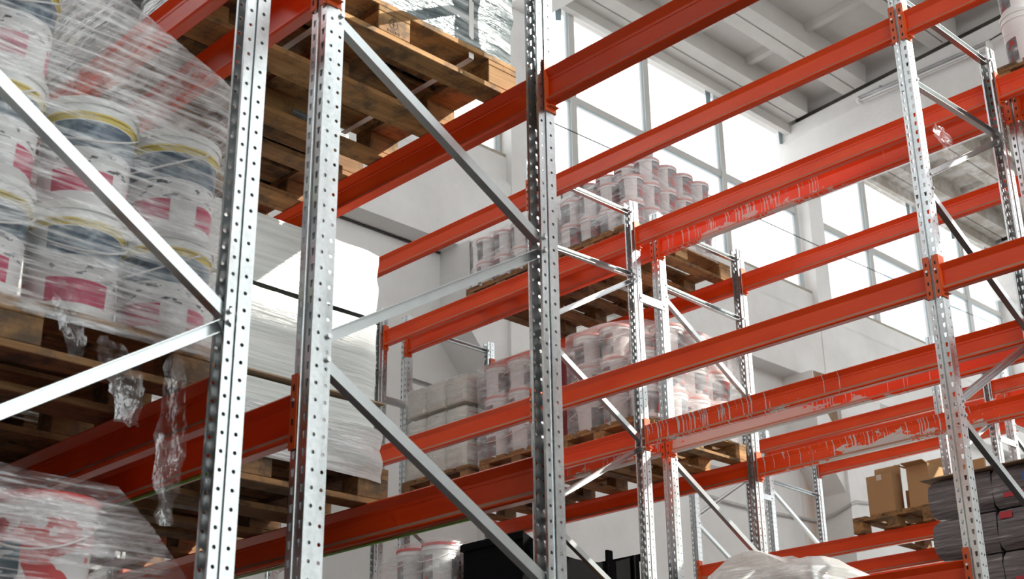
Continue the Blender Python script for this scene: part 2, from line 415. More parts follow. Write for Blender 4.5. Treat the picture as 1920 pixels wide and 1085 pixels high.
# ------------------------------------------------------------------ mesh helpers
class MB:
    """collects shapes into one mesh"""
    def __init__(s):
        s.v, s.f, s.m = [], [], []
    def add(s, vs, fs, mi=0):
        o = len(s.v)
        s.v += [tuple(q) for q in vs]
        s.f += [tuple(i + o for i in f) for f in fs]
        s.m += [mi] * len(fs)
    def box(s, x0, x1, y0, y1, z0, z1, mi=0):
        s.add([(x0, y0, z0), (x1, y0, z0), (x1, y1, z0), (x0, y1, z0), (x0, y0, z1), (x1, y0, z1), (x1, y1, z1), (x0, y1, z1)],
              [(0, 3, 2, 1), (4, 5, 6, 7), (0, 1, 5, 4), (1, 2, 6, 5), (2, 3, 7, 6), (3, 0, 4, 7)], mi)
    def cbox(s, x0, x1, y0, y1, z0, z1, c=0.004, mi=0):
        """box with chamfered edges"""
        vs, idx = [], {}
        xs, ys, zs = (x0, x1), (y0, y1), (z0, z1)
        sg = (1, -1)
        for i in (0, 1):
            for j in (0, 1):
                for k in (0, 1):
                    X, Y, Z = xs[i], ys[j], zs[k]
                    a, b, d = sg[i] * c, sg[j] * c, sg[k] * c
                    idx[i, j, k, 0] = len(vs); vs.append((X, Y + b, Z + d))
                    idx[i, j, k, 1] = len(vs); vs.append((X + a, Y, Z + d))
                    idx[i, j, k, 2] = len(vs); vs.append((X + a, Y + b, Z))
        F = []
        q = [(0, 0), (1, 0), (1, 1), (0, 1)]
        for i in (0, 1):
            F.append([idx[i, a, b, 0] for a, b in q])
            F.append([idx[a, i, b, 1] for a, b in q])
            F.append([idx[a, b, i, 2] for a, b in q])
        for i in (0, 1):
            for j in (0, 1):
                F.append([idx[i, j, 0, 0], idx[i, j, 1, 0], idx[i, j, 1, 1], idx[i, j, 0, 1]])
                F.append([idx[i, 0, j, 0], idx[i, 1, j, 0], idx[i, 1, j, 2], idx[i, 0, j, 2]])
                F.append([idx[0, i, j, 1], idx[1, i, j, 1], idx[1, i, j, 2], idx[0, i, j, 2]])
                for k in (0, 1):
                    F.append([idx[i, j, k, 0], idx[i, j, k, 1], idx[i, j, k, 2]])
        ctr = Vector(((x0 + x1) / 2, (y0 + y1) / 2, (z0 + z1) / 2))
        out_ = []
        for f in F:
            P_ = [Vector(vs[t]) for t in f]
            nrm = (P_[1] - P_[0]).cross(P_[2] - P_[0])
            mid = sum(P_, Vector()) / len(P_)
            out_.append(f if nrm.dot(mid - ctr) > 0 else f[::-1])
        s.add(vs, out_, mi)
    def prism(s, poly, fn, a, b, mi=0, caps=True):
        """extrude a 2D polygon; fn(u, v, w) -> xyz with w running a..b"""
        n = len(poly)
        vs = [fn(u, v_, a) for u, v_ in poly] + [fn(u, v_, b) for u, v_ in poly]
        fs = [(i, (i + 1) % n, (i + 1) % n + n, i + n) for i in range(n)]
        if caps:
            fs += [tuple(range(n))[::-1], tuple(range(n, 2 * n))]
        s.add(vs, fs, mi)
    def tube(s, pts, r, seg=8, mi=0):
        pts = [Vector(q) for q in pts]
        rings = []
        for i, q in enumerate(pts):
            t = (pts[min(i + 1, len(pts) - 1)] - pts[max(i - 1, 0)]).normalized()
            a = t.cross(Vector((0, 0, 1)))
            if a.length < 1e-3:
                a = t.cross(Vector((0, 1, 0)))
            a.normalize(); b = t.cross(a)
            rings.append([q + r * (math.cos(2 * PI * k / seg) * a + math.sin(2 * PI * k / seg) * b) for k in range(seg)])
        vs = [w for rg in rings for w in rg]
        fs = []
        for i in range(len(pts) - 1):
            for k in range(seg):
                fs.append((i * seg + k, i * seg + (k + 1) % seg, (i + 1) * seg + (k + 1) % seg, (i + 1) * seg + k))
        fs += [tuple(range(seg))[::-1], tuple(range((len(pts) - 1) * seg, len(pts) * seg))]
        s.add(vs, fs, mi)
    def lathe(s, prof, seg=24, mi=0, cx=0, cy=0):
        vs = [(cx + r * math.cos(2 * PI * k / seg), cy + r * math.sin(2 * PI * k / seg), z) for r, z in prof for k in range(seg)]
        fs = []
        for i in range(len(prof) - 1):
            for k in range(seg):
                fs.append((i * seg + k, i * seg + (k + 1) % seg, (i + 1) * seg + (k + 1) % seg, (i + 1) * seg + k))
        fs += [tuple(range(seg))[::-1], tuple(range((len(prof) - 1) * seg, len(prof) * seg))]
        s.add(vs, fs, mi)
    def build(s, name, mats, parent=None, smooth=False, loc=None, link=True):
        me = bpy.data.meshes.new(name)
        me.from_pydata(s.v, [], s.f)
        mats = mats if isinstance(mats, (list, tuple)) else [mats]
        for q in mats:
            me.materials.append(M[q])
        if len(mats) > 1:
            me.polygons.foreach_set('material_index', s.m)
        if smooth:
            me.polygons.foreach_set('use_smooth', [True] * len(me.polygons))
            try:
                me.set_sharp_from_angle(angle=math.radians(38))
            except Exception:
                pass
        me.update()
        o = bpy.data.objects.new(name, me)
        if link:
            COL.objects.link(o)
        if parent is not None:
            o.parent = parent
        if loc is not None:
            o.location = loc
        return o
def tag(o, label, cat, group=None, kind=None):
    if label: o['label'] = label
    if cat: o['category'] = cat
    if group: o['group'] = group
    o['kind'] = kind or 'thing'
    return o
def thing(name, loc, label, cat, group=None, rotz=0.0):
    o = bpy.data.objects.new(name, None)
    o.empty_display_size = 0.05
    COL.objects.link(o)
    o.location = loc
    o.rotation_euler = (0, 0, rotz)
    return tag(o, label, cat, group)
def inst(me_obj, name, parent=None, loc=(0, 0, 0), rotz=0.0, mat=None):
    o = me_obj.copy()
    o.name = name
    COL.objects.link(o)
    o.parent = parent
    o.location = loc
    o.rotation_euler = (0, 0, rotz)
    return o
def copy_tree(src, loc, rotz=0.0, label=None, group=None):
    r = src.copy(); COL.objects.link(r)
    r.location = loc; r.rotation_euler = (0, 0, rotz)
    if label: r['label'] = label
    if group: r['group'] = group
    for ch in list(src.children):
        c_ = ch.copy(); COL.objects.link(c_); c_.parent = r
        for g in list(ch.children):
            d_ = g.copy(); COL.objects.link(d_); d_.parent = c_
    return r
def structure(name, mb, mats, parent=None, smooth=False):
    o = mb.build(name, mats, parent, smooth)
    if parent is None:
        o['kind'] = 'structure'
    return o

# ------------------------------------------------------------------ the building
XW = -10.2          # face of the window wall
XR = -10.5          # recessed lower wall
GLZ = -10.4         # glazing plane
SLOPE = 0.071
def roof(x):
    return 10.6 + SLOPE * (x - XW)
Y0, Y1 = -6.0, 28.0
XE = 3.0            # opposite long wall with its clerestory

b = MB(); b.box(XR - 0.3, XE + 0.3, Y0, Y1, FLOOR - 0.2, FLOOR); structure('floor', b, 'floor')
COLS = [-2.25, 3.75, 9.75, 16.2, 22.6, 28.0]
# lower wall, ring beam with its shallow ledge, lintel
b = MB()
b.box(XR - 0.3, XR, Y0, Y1, FLOOR, 6.2)
structure('wall_left', b, 'plaster_low')
b = MB()
b.prism([(-0.35, 6.2), (0, 6.2), (0, 7.19), (-0.08, 7.30), (-0.08, 7.60), (-0.35, 7.60)], lambda u, w, y: (XW + u, y, w), Y0, Y1)
structure('wall_left_beam', b, 'plaster')
b = MB()
b.box(XW - 0.35, XW - 0.11, Y0, Y1, 10.342, roof(XW - 0.35))
b.box(XW - 0.11, XW - 0.02, Y0, Y1, 10.17, roof(XW - 0.12))
structure('wall_left_lintel', b, 'ceiling')
b = MB()
b.box(XW - 0.34, XW - 0.085, Y0, Y1, 7.60, 7.645)
structure('trim_1', b, 'sill')
# columns with side haunches that carry the ring beam
for k, yc in enumerate(COLS[:5]):
    b = MB()
    b.box(XR, -9.95, yc, yc + 0.60, FLOOR, 6.2)
    yu = {9.75: 10.03, 16.2: 16.30}.get(yc, yc + 0.1)
    b.box(XR, -10.19, yu, yu + 0.37, 6.2, roof(-10.19))
    b.prism([(yc, 4.55), (yc, 6.2), (yc - 0.55, 6.2), (yc - 0.55, 5.15)], lambda u, w, x: (x, u, w), XR, -10.0)
    b.prism([(yc + 0.60, 4.55), (yc + 1.15, 5.15), (yc + 1.15, 6.2), (yc + 0.60, 6.2)], lambda u, w, x: (x, u, w), XR, -10.0)
    structure('wall_left_column', b, 'plaster')
b = MB(); b.prism([(0, 0), (0.10, 0.07), (0.30, 0.05), (0.22, -0.05), (0.12, -0.13), (0.03, -0.10)], lambda u, w, x: (x, 9.35 + u, 6.12 + w), -10.0, -9.996)
structure('trim_2', b, 'concrete')
b = MB(); b.prism([(0, 0), (0.04, 0.02), (0.05, -0.25), (0.03, -0.5), (0.012, -0.85), (0.01, -0.3)], lambda u, w, x: (x, 9.185 + u, 6.16 + w), -10.0, -9.996)
structure('trim_3', b, 'crack')
b = MB(); b.prism([(0, 0), (0.5, 0.02), (0.5, -0.62), (0.38, -0.7), (0.2, -0.5), (0.05, -0.62)], lambda u, w, x: (x, 15.67 + u, 6.19 + w), -10.0, -9.995)
structure('trim_4', b, 'rust')
b = MB(); b.prism([(0, 0), (0.16, 0), (0.14, -0.5), (0.03, -0.55)], lambda u, w, x: (x, 15.9 + u, 6.19 + w), -9.995, -9.99)
structure('trim_5', b, 'crack')
# windows: one glazed bay between each pair of columns
FR = 0.055
def window(n, y0, y1, mull, zt=8.95):
    z0, z1 = 7.645, 10.34
    b = MB()
    b.box(GLZ - 0.04, GLZ + 0.04, y0, y0 + FR, z0, z1); b.box(GLZ - 0.04, GLZ + 0.04, y1 - FR, y1, z0, z1)
    b.box(GLZ - 0.04, GLZ + 0.04, y0 + FR, y1 - FR, z0, z0 + FR); b.box(GLZ - 0.04, GLZ + 0.04, y0 + FR, y1 - FR, z1 - FR, z1)
    w = b.build('window_%d' % n, 'pvc'); w['kind'] = 'structure'
    edges = [y0 + FR] + [q for mm_ in mull for q in (mm_ - 0.055, mm_ + 0.055)] + [y1 - FR]
    for mm_ in mull:
        q = MB(); q.box(GLZ - 0.035, GLZ + 0.045, mm_ - 0.055, mm_ + 0.055, z0 + FR, z1 - FR)
        q.build('mullion', 'pvc', w)
    for i in range(0, len(edges), 2):
        a, e = edges[i], edges[i + 1]
        q = MB(); q.box(GLZ - 0.035, GLZ + 0.035, a, e, zt - 0.05, zt + 0.05); q.build('transom', 'pvc', w)
        for lo, hi in ((z0 + FR, zt - 0.05), (zt + 0.05, z1 - FR)):
            q = MB(); q.box(GLZ - 0.006, GLZ + 0.006, a, e, lo, hi); q.build('pane', 'glass', w)
            q = MB(); g_ = 0.007
            q.box(GLZ + 0.008, GLZ + 0.03, e - g_, e, lo, hi); q.box(GLZ + 0.008, GLZ + 0.03, a, e - g_, hi - g_, hi)
            q.build('gasket', 'gasket', w)
        if n in (2, 3):
            q = MB(); yy = e - 0.16
            q.prism([(yy - 0.05, z1 - FR), (yy + 0.07, z1 - FR), (yy + 0.06, z1 - FR - 0.22), (yy - 0.045, z1 - FR - 0.26)], lambda u, w_, x: (x, u, w_), GLZ + 0.009, GLZ + 0.014)
            q.build('tape_strip', 'gasket', w)
    return w
window(1, 4.3, 10.02, [6.2, 8.0])
window(2, 10.42, 16.25, [11.32, 12.81, 14.45])
window(3, 16.70, 22.66, [18.26, 19.93, 21.43])
window(4, 23.1, 27.9, [24.7, 26.3])
# girders along X at each column, with the open gap below the roof slabs
for yc in (3.75, 9.95, 16.02, 22.5):
    b = MB()
    y0, y1 = yc + 0.10, yc + 0.50
    for xa, xb in ((XR, XE),):
        zb = 9.22 if yc > 12 else 9.66
        b.prism([(xa, zb + 0.03), (xb, zb + 0.03), (xb, roof(xb) - 0.30), (xa, roof(xa) - 0.30)], lambda u, w, y: (u, y, w), y0, y1)
        b.prism([(xa, zb), (xb, zb), (xb, zb + 0.2), (xa, zb + 0.2)], lambda u, w, y: (u, y, w), y0 - 0.06, y1 + 0.06)
        b.prism([(xa, roof(xa) - 0.52), (xb, roof(xb) - 0.52), (xb, roof(xb) - 0.30), (xa, roof(xa) - 0.30)], lambda u, w, y: (u, y, w), y0 - 0.05, y1 + 0.05)
    if yc < 12:
        b.prism([(XR, roof(XR) - 0.30), (XE, roof(XE) - 0.30), (XE, roof(XE)), (XR, roof(XR))], lambda u, w, y: (u, y, w), y0, y1)
    structure('ceiling_girder', b, 'plaster')
    if yc < 12: continue
    b = MB()
    b.prism([(XR, roof(XR) - 0.30), (XE, roof(XE) - 0.30), (XE, roof(XE) - 0.12), (XR, roof(XR) - 0.12)], lambda u, w, y: (u, y, w), y0 + 0.12, y1 - 0.12)
    structure('ceiling_girder_gap', b, 'crack')
# ribbed roof slabs: edge ribs along Y in pairs, cross ribs along X
b = MB()
b.prism([(XR - 0.3, roof(XR - 0.3)), (XE + 0.3, roof(XE + 0.3)), (XE + 0.3, roof(XE + 0.3) + 0.2), (XR - 0.3, roof(XR - 0.3) + 0.2)], lambda u, w, y: (u, y, w), Y0, Y1)
structure('ceiling', b, 'ceiling')
ribs = MB()
for xj in (-10.05, -9.02, -7.55, -6.05, -4.55, -3.05, -1.55, -0.05, 1.45, 2.85):
    for xa, xb in ((xj - 0.20, xj - 0.012), (xj + 0.012, xj + 0.20)):
        for ya, yb in ((-6, 3.7), (4.4, 9.9), (10.6, 16.0), (16.65, 22.45), (23.15, 28)):
            ribs.prism([(xa, roof(xa) - 0.28), (xb, roof(xb) - 0.28), (xb + 0.03, roof(xb)), (xa - 0.03, roof(xa))], lambda u, w, y: (u, y, w), ya, yb)
xe = [-10.05, -9.02, -7.55, -6.05, -4.55, -3.05, -1.55, -0.05, 1.45, 2.85]
for i in range(len(xe) - 1):
    xa, xb = xe[i] + 0.2, xe[i + 1] - 0.2
    for yy in [y_ + d_ for y_ in (3.9, 9.9, 16.1, 22.1) for d_ in (1.0, 2.2, 3.4, 4.6)]:
        ribs.prism([(yy - 0.05, 0), (yy + 0.05, 0), (yy + 0.10, 0.08), (yy - 0.10, 0.08)], lambda u, w, x: (x, u, roof(x) - 0.08 + w), xa, xb)
structure('ceiling_ribs', ribs, 'ceiling')
# opposite long wall: solid below but for an added translucent panel, a long clerestory above through which the sun falls
b = MB()
b.box(XE, XE + 0.3, Y0, Y1, FLOOR, 0.2)
b.box(XE, XE + 0.3, Y0, 0.6, 0.2, 7.45)
b.box(XE, XE + 0.3, Y0, 4.5, 7.45, 11.9)
b.box(XE, XE + 0.3, 6.2, Y1, 0.2, 7.45)
structure('wall_right', b, 'plaster')
b = MB(); b.box(XE + 0.1, XE + 0.14, 0.6, 6.2, 0.2, 7.45); structure('window_5', b, 'frosted')  # added panel, out of view: passes diffuse light onto the +X faces
b = MB(); b.box(XR, -3.0, -2.8, -2.5, FLOOR, 6.6); b.box(-3.0, XE, -2.8, -2.5, FLOOR, 10.2); structure('wall_near_light_block', b, 'wall_dark')  # unseen dark wall added and stepped to block light from the -Y side
# pale blue building outside, seen through the right-hand panes
b = MB(); b.box(-17.0, -15.0, 30.5, 38.0, FLOOR, 15.2); structure('wall_outside_building', b, 'bluewall')

# ------------------------------------------------------------------ rack parts
H_UP = 4.32 - FLOOR
PITCH = 0.05
def upright_mesh():
    vs, vi, fs = [], {}, []
    def V(q):
        k = tuple(round(t, 5) for t in q)
        if k not in vi:
            vi[k] = len(vs); vs.append(k)
        return vi[k]
    def holed(fn, u0_, u1_, z0, hole):
        zm, um, z1 = z0 + PITCH / 2, (u0_ + u1_) / 2, z0 + PITCH
        outer = [(u0_, z0), (um, z0), (u1_, z0), (u1_, zm), (u1_, z1), (um, z1), (u0_, z1), (u0_, zm)]
        O = [V(fn(*q)) for q in outer]
        Hh = [V(fn(um + a, zm + c_)) for a, c_ in hole]
        for i in range(8):
            j = (i + 1) % 8
            fs.append((O[i], O[j], Hh[j], Hh[i]))
    def plain(fn, u0_, u1_, z0):
        for za in (z0, z0 + PITCH / 2):
            zb = za + PITCH / 2
            fs.append((V(fn(u0_, za)), V(fn(u1_, za)), V(fn(u1_, zb)), V(fn(u0_, zb))))
    slot = [(-.0045, -.012), (0, -.0125), (.0045, -.012), (.006, -.001), (.0075, .010), (0, .011), (-.0075, .010), (-.006, -.001)]
    dot = [(-.0042, -.0042), (0, -.006), (.0042, -.0042), (.006, 0), (.0042, .0042), (0, .006), (-.0042, .0042), (-.006, 0)]
    n = int(H_UP / PITCH)
    W = 0.0375
    for k in range(n):
        z0 = k * PITCH
        holed(lambda u, z: (u, 0, z), -W, -0.009, z0, slot)
        holed(lambda u, z: (u, 0, z), 0.009, W, z0, slot)
        for sgn in (1, -1):
            gro = [(sgn * 0.009, 0), (sgn * 0.0055, 0.008), (0, 0.008)]
            for q0, q1 in zip(gro[:-1], gro[1:]):
                for za in (z0, z0 + PITCH / 2):
                    zb = za + PITCH / 2
                    f = (V((q0[0], q0[1], za)), V((q1[0], q1[1], za)), V((q1[0], q1[1], zb)), V((q0[0], q0[1], zb)))
                    fs.append(f[::-1] if sgn > 0 else f)
            st = len(fs)
            holed(lambda u, z: (sgn * W, u, z), 0.0, 0.043, z0, dot)
            plain(lambda u, z: (sgn * (W - u), 0.043 + u * 0.25, z), 0.0, 0.007, z0)
            ye = 0.043 + 0.007 * 0.25
            holed(lambda u, z: (sgn * (W - 0.007), ye + u, z), 0.0, 0.030, z0, dot)
            plain(lambda u, z: (sgn * (W - 0.007 - u), ye + 0.030, z), 0.0, 0.010, z0)
            if sgn < 0:
                for i in range(st, len(fs)):
                    fs[i] = fs[i][::-1]
    me = bpy.data.meshes.new('upright_sheet')
    me.from_pydata(vs, [], fs)
    me.materials.append(M['steel'])
    o = bpy.data.objects.new('upright_sheet', me)
    COL.objects.link(o)
    sm = o.modifiers.new('thick', 'SOLIDIFY')
    sm.thickness = 0.0022
    sm.offset = -1
    dg = bpy.context.evaluated_depsgraph_get()
    res = bpy.data.meshes.new_from_object(o.evaluated_get(dg))
    res.name = 'upright'
    bpy.data.objects.remove(o)
    bpy.data.meshes.remove(me)
    return res
UPM = upright_mesh()
bm_ = MB(); bm_.box(-0.06, 0.06, -0.03, 0.11, 0, 0.006); bm_.tube([(0.05, 0.095, 0.006), (0.05, 0.095, 0.02)], 0.008, 6); bm_.tube([(-0.05, 0.095, 0.006), (-0.05, 0.095, 0.02)], 0.008, 6)
FOOT = bm_.build('foot_plate', 'brace', link=False)

bm_ = MB(); bm_.tube([(0, 0, 0), (0.013, 0, 0)], 0.008, 10)
BOLT = bm_.build('bolt', 'bolt', link=False)
def brace_obj(parent, ya, za, yb, zb, flip):
    """C channel in the plane of the frame, from (ya, za) to (yb, zb), frame-local"""
    a, c_ = Vector((0, ya, za)), Vector((0, yb, zb))
    t = (c_ - a); L = t.length; t.normalize()
    n = Vector((0, -t.z, t.y))
    if n.z < 0: n = -n
    w, d, th = 0.017, 0.016, 0.003
    s_ = -1 if flip else 1
    poly = [(-w, d), (w, d), (w, -d), (w - th, -d), (w - th, d - th), (-w + th, d - th), (-w + th, -d), (-w, -d)]
    b = MB()
    b.prism(poly, lambda u, v_, q: a + t * q + n * u + Vector((s_ * v_, 0, 0)), 0, L)
    return b.build('brace', 'brace', parent)

XH = 0.0375
def frame(xp, yf, yb, braces, label, group=None, bolts=True):
    """xp: the +X side plane of the posts; yf/yb: outer faces of front and rear post"""
    xc = xp - XH
    r = thing('rack_frame', (xc, yf, FLOOR), label, 'rack frame', group)
    D = yb - yf
    u1 = bpy.data.objects.new('upright', UPM); COL.objects.link(u1); u1.parent = r; u1.location = (0, 0, 0.006)
    u2 = bpy.data.objects.new('upright', UPM); COL.objects.link(u2); u2.parent = r; u2.location = (0, D, 0.006); u2.rotation_euler = (0, 0, PI)
    f1 = FOOT.copy(); COL.objects.link(f1); f1.parent = r
    f2 = FOOT.copy(); COL.objects.link(f2); f2.parent = r; f2.location = (0, D, 0); f2.rotation_euler = (0, 0, PI)
    for (s0, z0, s1, z1) in braces:
        ya = 0.062 if s0 == 'f' else D - 0.062
        ye = 0.062 if s1 == 'f' else D - 0.062
        flip = (s0 == 'f') == (z1 > z0 + 0.1)
        if abs(z1 - z0) < 0.1: flip = True
        brace_obj(r, ya, z0 - FLOOR, ye, z1 - FLOOR, flip)
        if bolts:
            for yy, zz in ((ya, z0), (ye, z1)):
                bo = BOLT.copy(); COL.objects.link(bo); bo.parent = r; bo.location = (XH - 0.009, yy, zz - FLOOR)
    return r
TA = [('f', 4.22, 'b', 4.22), ('f', 3.71, 'b', 3.74), ('b', 3.70, 'f', 3.16), ('f', 3.08, 'b', 2.55), ('b', 2.49, 'f', 1.96), ('f', 1.89, 'b', 1.36),
      ('b', 1.29, 'f', 0.77), ('f', 0.70, 'b', 0.17), ('b', 0.10, 'f', -0.43), ('f', -0.5, 'b', -1.1)]
TB = [('f', 4.22, 'b', 4.22), ('f', 3.75, 'b', 3.73), ('f', 3.66, 'b', 3.13), ('b', 3.07, 'f', 2.54), ('f', 2.47, 'b', 1.94), ('b', 1.88, 'f', 1.35),
      ('f', 1.28, 'b', 0.75), ('b', 0.68, 'f', 0.15), ('f', 0.08, 'b', -0.45), ('b', -0.5, 'f', -1.1)]
TC = [('f', 4.22, 'b', 4.22), ('b', 3.10, 'f', 2.57), ('f', 2.46, 'b', 1.97), ('b', 1.92, 'f', 1.38), ('f', 1.31, 'b', 0.79), ('b', 0.73, 'f', 0.2), ('f', 0.13, 'b', -0.4), ('b', -0.46, 'f', -1.0), ('f', 3.67, 'b', 3.16)]
TD = [('f', 4.22, 'b', 4.22), ('b', 3.10, 'f', 2.57), ('f', 2.06, 'b', 2.62), ('f', 1.94, 'b', 1.37), ('b', 1.34, 'f', 0.77), ('f', 0.7, 'b', 0.2), ('b', 0.13, 'f', -0.4), ('f', -0.46, 'b', -1.0), ('f', 3.67, 'b', 3.16)]
ROW = {0: (0.915, 1.935), 1: (2.141, 3.163), 2: (5.80, 6.848), 3: (7.06, 8.09), 4: (10.88, 11.93), 5: (12.21, 13.23)}
X1, X1L = -2.99, -5.76
XA, XB, XC = -2.935, -5.68, -8.475
RN = {0: 'near rack with the paint buckets', 1: 'rack with the milky white load', 2: 'empty middle rack', 3: 'rack of wrapped grey-label buckets',
      4: 'far rack with the carton pallet', 5: 'farthest rack by the whitewashed wall'}
frame(X1, *ROW[0], TD, 'large galvanised end frame crossing in front of the wrapped paint buckets, far left')
frame(X1, *ROW[1], TC, 'large galvanised frame with see-through holes just left of centre')
frame(X1L, *ROW[0], TA, 'galvanised frame at the hidden end of the ' + RN[0])
frame(X1L, *ROW[1], TA, 'galvanised frame at the dark end of the ' + RN[1])
frame(XA, *ROW[2], TA, 'galvanised frame at right with orange end plates on both sides of its post')
frame(XB, *ROW[2], TA, 'galvanised frame right of centre in the empty middle rack')
frame(XC, *ROW[2], TA, 'small galvanised frame at the left end of the empty middle rack')
frame(XA, *ROW[3], TB, 'galvanised frame cut by the right picture edge behind the right-hand post')
frame(XB, *ROW[3], TB, 'sunlit galvanised frame beside the wrapped grey-label buckets')
frame(XC, *ROW[3], TB, 'small galvanised frame left of the stacked canisters')
frame(-5.66, *ROW[4], TA, 'far galvanised frame behind the right-hand post, beside the cartons')
frame(XC, *ROW[4], TA, 'far grey frame carrying the left end of the carton rack')
frame(-5.66, *ROW[5], TB, 'far sunlit frame joined by a white spacer above the dark sacks')
frame(XC, *ROW[5], TB, 'far grey frame in front of the rust-streaked wall corner')

# pallet beams -------------------------------------------------------------
BH = 0.14
PROF = [(0.006, 0), (0.042, 0), (0.048, 0.006), (0.048, 0.012), (0.032, 0.029), (0.032, 0.088), (0.030, 0.090), (0.030, 0.093), (0.032, 0.095), (0.032, 0.106), (0.048, 0.135), (0.044, 0.14),
        (0.004, 0.14), (0.0, 0.135), (0.016, 0.106), (0.016, 0.029), (0.0, 0.012), (0.0, 0.006)]
def beam_mesh(L):
    b = MB()
    b.prism(PROF, lambda u, w, x: (x, u, w), 0, L)
    b.m[3] = 1; b.m[15] = 1          # upward-facing ledges: reflected light and a dusty tone painted in
    return b
def connector(parent, side, rear, steel_clip='clip'):
    """side -1: plate at the beam's left end; +1 right end. Local x = 0 at the beam end, y = 0 at outer face"""
    b = MB()
    s_ = side
    zb, zt = -0.03, BH + 0.05
    # plate across the beam end
    b.box(min(0, s_ * 0.004), max(0, s_ * 0.004), -0.0045, 0.052, zb, zt)
    # plate lying on the post face
    x0, x1 = sorted((s_ * 0.004, s_ * 0.034))
    b.box(x0, x1, -0.0085, -0.0045, zb, zt)
    for k in range(4):
        zc = zb + 0.03 + k * 0.05
        xx = s_ * 0.018
        b.box(xx - 0.004, xx + 0.004, -0.0092, -0.0085, zc - 0.010, zc + 0.008, 1)
    b.box(min(0, -s_ * 0.02), max(0, -s_ * 0.02), 0.0, 0.045, -0.016, -0.013)
    o = b.build('end_plate', [steel_clip, 'dark'], parent)
    q = MB()
    q.tube([(s_ * 0.019, -0.0092, 0.112), (s_ * 0.019, -0.016, 0.112)], 0.006, 10)
    q.build('lock_pin', 'bolt', o)
    return o
def beam(row, side, top, xa, xb, label, mat='paint', group=None):
    """xa: +X plane of the left post, xb: +X plane of the right post"""
    yf, yb = ROW[row]
    x0, x1 = xa + 0.005, xb - 2 * XH - 0.005
    L = x1 - x0
    if side == 'f':
        r = thing('pallet_beam', (x0, yf, top - BH), label, 'rack beam', group)
    else:
        r = thing('pallet_beam', (x1, yb, top - BH), label, 'rack beam', group, PI)
    beam_mesh(L).build('beam_profile', [mat, 'ledge_sheen'], r)
    c1 = connector(r, -1, side == 'b')
    c2 = connector(r, 1, side == 'b'); c2.location = (L, 0, 0)
    return r
L4, L3, L2, L1 = 4.10, 2.645, 1.215, -0.235
LN = {L4: 'top', L3: 'second', L2: 'third', L1: 'lowest'}
SN = {'f': 'front', 'b': 'rear'}
def bay(row, xa, xb, levels, bayname, mats=None):
    for lv in levels:
        for sd in 'fb':
            mt_ = (mats or {}).get((lv, sd), 'paint')
            ln = LN[lv] if lv in LN else 'lowered'
            beam(row, sd, lv, xa, xb, '%s orange beam, %s level, %s bay of the %s' % (SN[sd], ln, bayname, RN[row]), mt_)
bay(0, X1L, X1, (L3, L2, L1), 'left')
bay(1, X1L, X1, (L3, L2), 'left')
bay(1, X1, -0.22, (L3,), 'overhead right')
bay(2, XC, XB, (L4, L3, L2), 'left', {(L3, 'b'): 'paint'})
bay(2, XB, XA, (L4, L3, L2), 'right', {(L3, 'b'): 'paint_drip_rear'})
bay(3, XC, XB, (L4, L3, L2), 'left', {(L3, 'f'): 'paint_spots_left', (L3, 'b'): 'paint'})
bay(3, XB, XA, (L4, L3, 1.10), 'right', {(L4, 'f'): 'paint_drip', (L3, 'f'): 'paint_splash', (L3, 'b'): 'paint_spots_rear'})
bay(2, XA, -0.2, (L4, L3), 'far right')
bay(3, XA, -0.2, (L4, L3), 'far right')
bay(4, XC, -5.66, (L4, L3), 'left')
bay(5, XC, -5.66, (L4, L3), 'left')
bay(4, -5.66, -2.9, (L4,), 'right')
bay(5, -5.66, -2.9, (L4,), 'right')

# row spacers
def spacer(xp, y0, y1, z, label):
    b = MB()
    b.box(xp + 0.001, xp + 0.005, y0 - 0.03, y1 + 0.03, z - 0.03, z + 0.03)
    b.box(xp - 0.02, xp + 0.001, y0 + 0.002, y1 - 0.002, z - 0.03, z - 0.026)
    b.box(xp - 0.02, xp + 0.001, y0 + 0.002, y1 - 0.002, z + 0.026, z + 0.03)
    o = b.build('row_spacer', 'brace')
    tag(o, label, 'rack spacer', 'row spacers between back-to-back racks')
    for yy in (y0 - 0.018, y1 + 0.018):
        q = MB(); q.tube([(xp + 0.005, yy, z), (xp + 0.012, yy, z)], 0.008, 8)
        q.build('bolt', 'bolt', o)
spacer(XB, 6.848, 7.06, 3.57, 'steel spacer joining the two post pairs right of centre')
spacer(XC, 6.848, 7.06, 3.50, 'steel spacer between the small posts left of the canisters')
spacer(-5.66, 11.93, 12.21, 3.54, 'sunlit steel spacer between far posts above the dark sacks')
spacer(XC, 11.93, 12.21, 3.54, 'far steel spacer in front of the whitewashed wall')
spacer(X1, 1.935, 2.141, 0.40, 'steel spacer low between the two nearest racks')

# ------------------------------------------------------------------ pallets
PW, PL = 0.8, 1.2
def pallet_proto():
    parts = []
    b = MB(); b.cbox(-0.0725, 0.0725, -0.6, 0.6, 0.122, 0.144, 0.002); D1 = b.build('deck_board', 'wood', link=False)
    b = MB(); b.cbox(-0.05, 0.05, -0.6, 0.6, 0.122, 0.144, 0.002); D2 = b.build('deck_board', 'wood', link=False)
    b = MB(); b.cbox(-0.4, 0.4, -0.0725, 0.0725, 0.100, 0.1218, 0.002); S = b.build('stringer_board', 'wood', link=False)
    b = MB(); b.cbox(-0.05, 0.05, -0.0725, 0.0725, 0.0222, 0.0998, 0.003); B1 = b.build('block', 'wood', link=False)
    b = MB(); b.cbox(-0.05, 0.05, -0.6, 0.6, 0, 0.022, 0.002); F1 = b.build('bottom_board', 'wood', link=False)
    b = MB(); b.cbox(-0.0725, 0.0725, -0.6, 0.6, 0, 0.022, 0.002); F2 = b.build('bottom_board', 'wood', link=False)
    return D1, D2, S, B1, F1, F2
PP = pallet_proto()
PN = [q.copy() for q in PP]
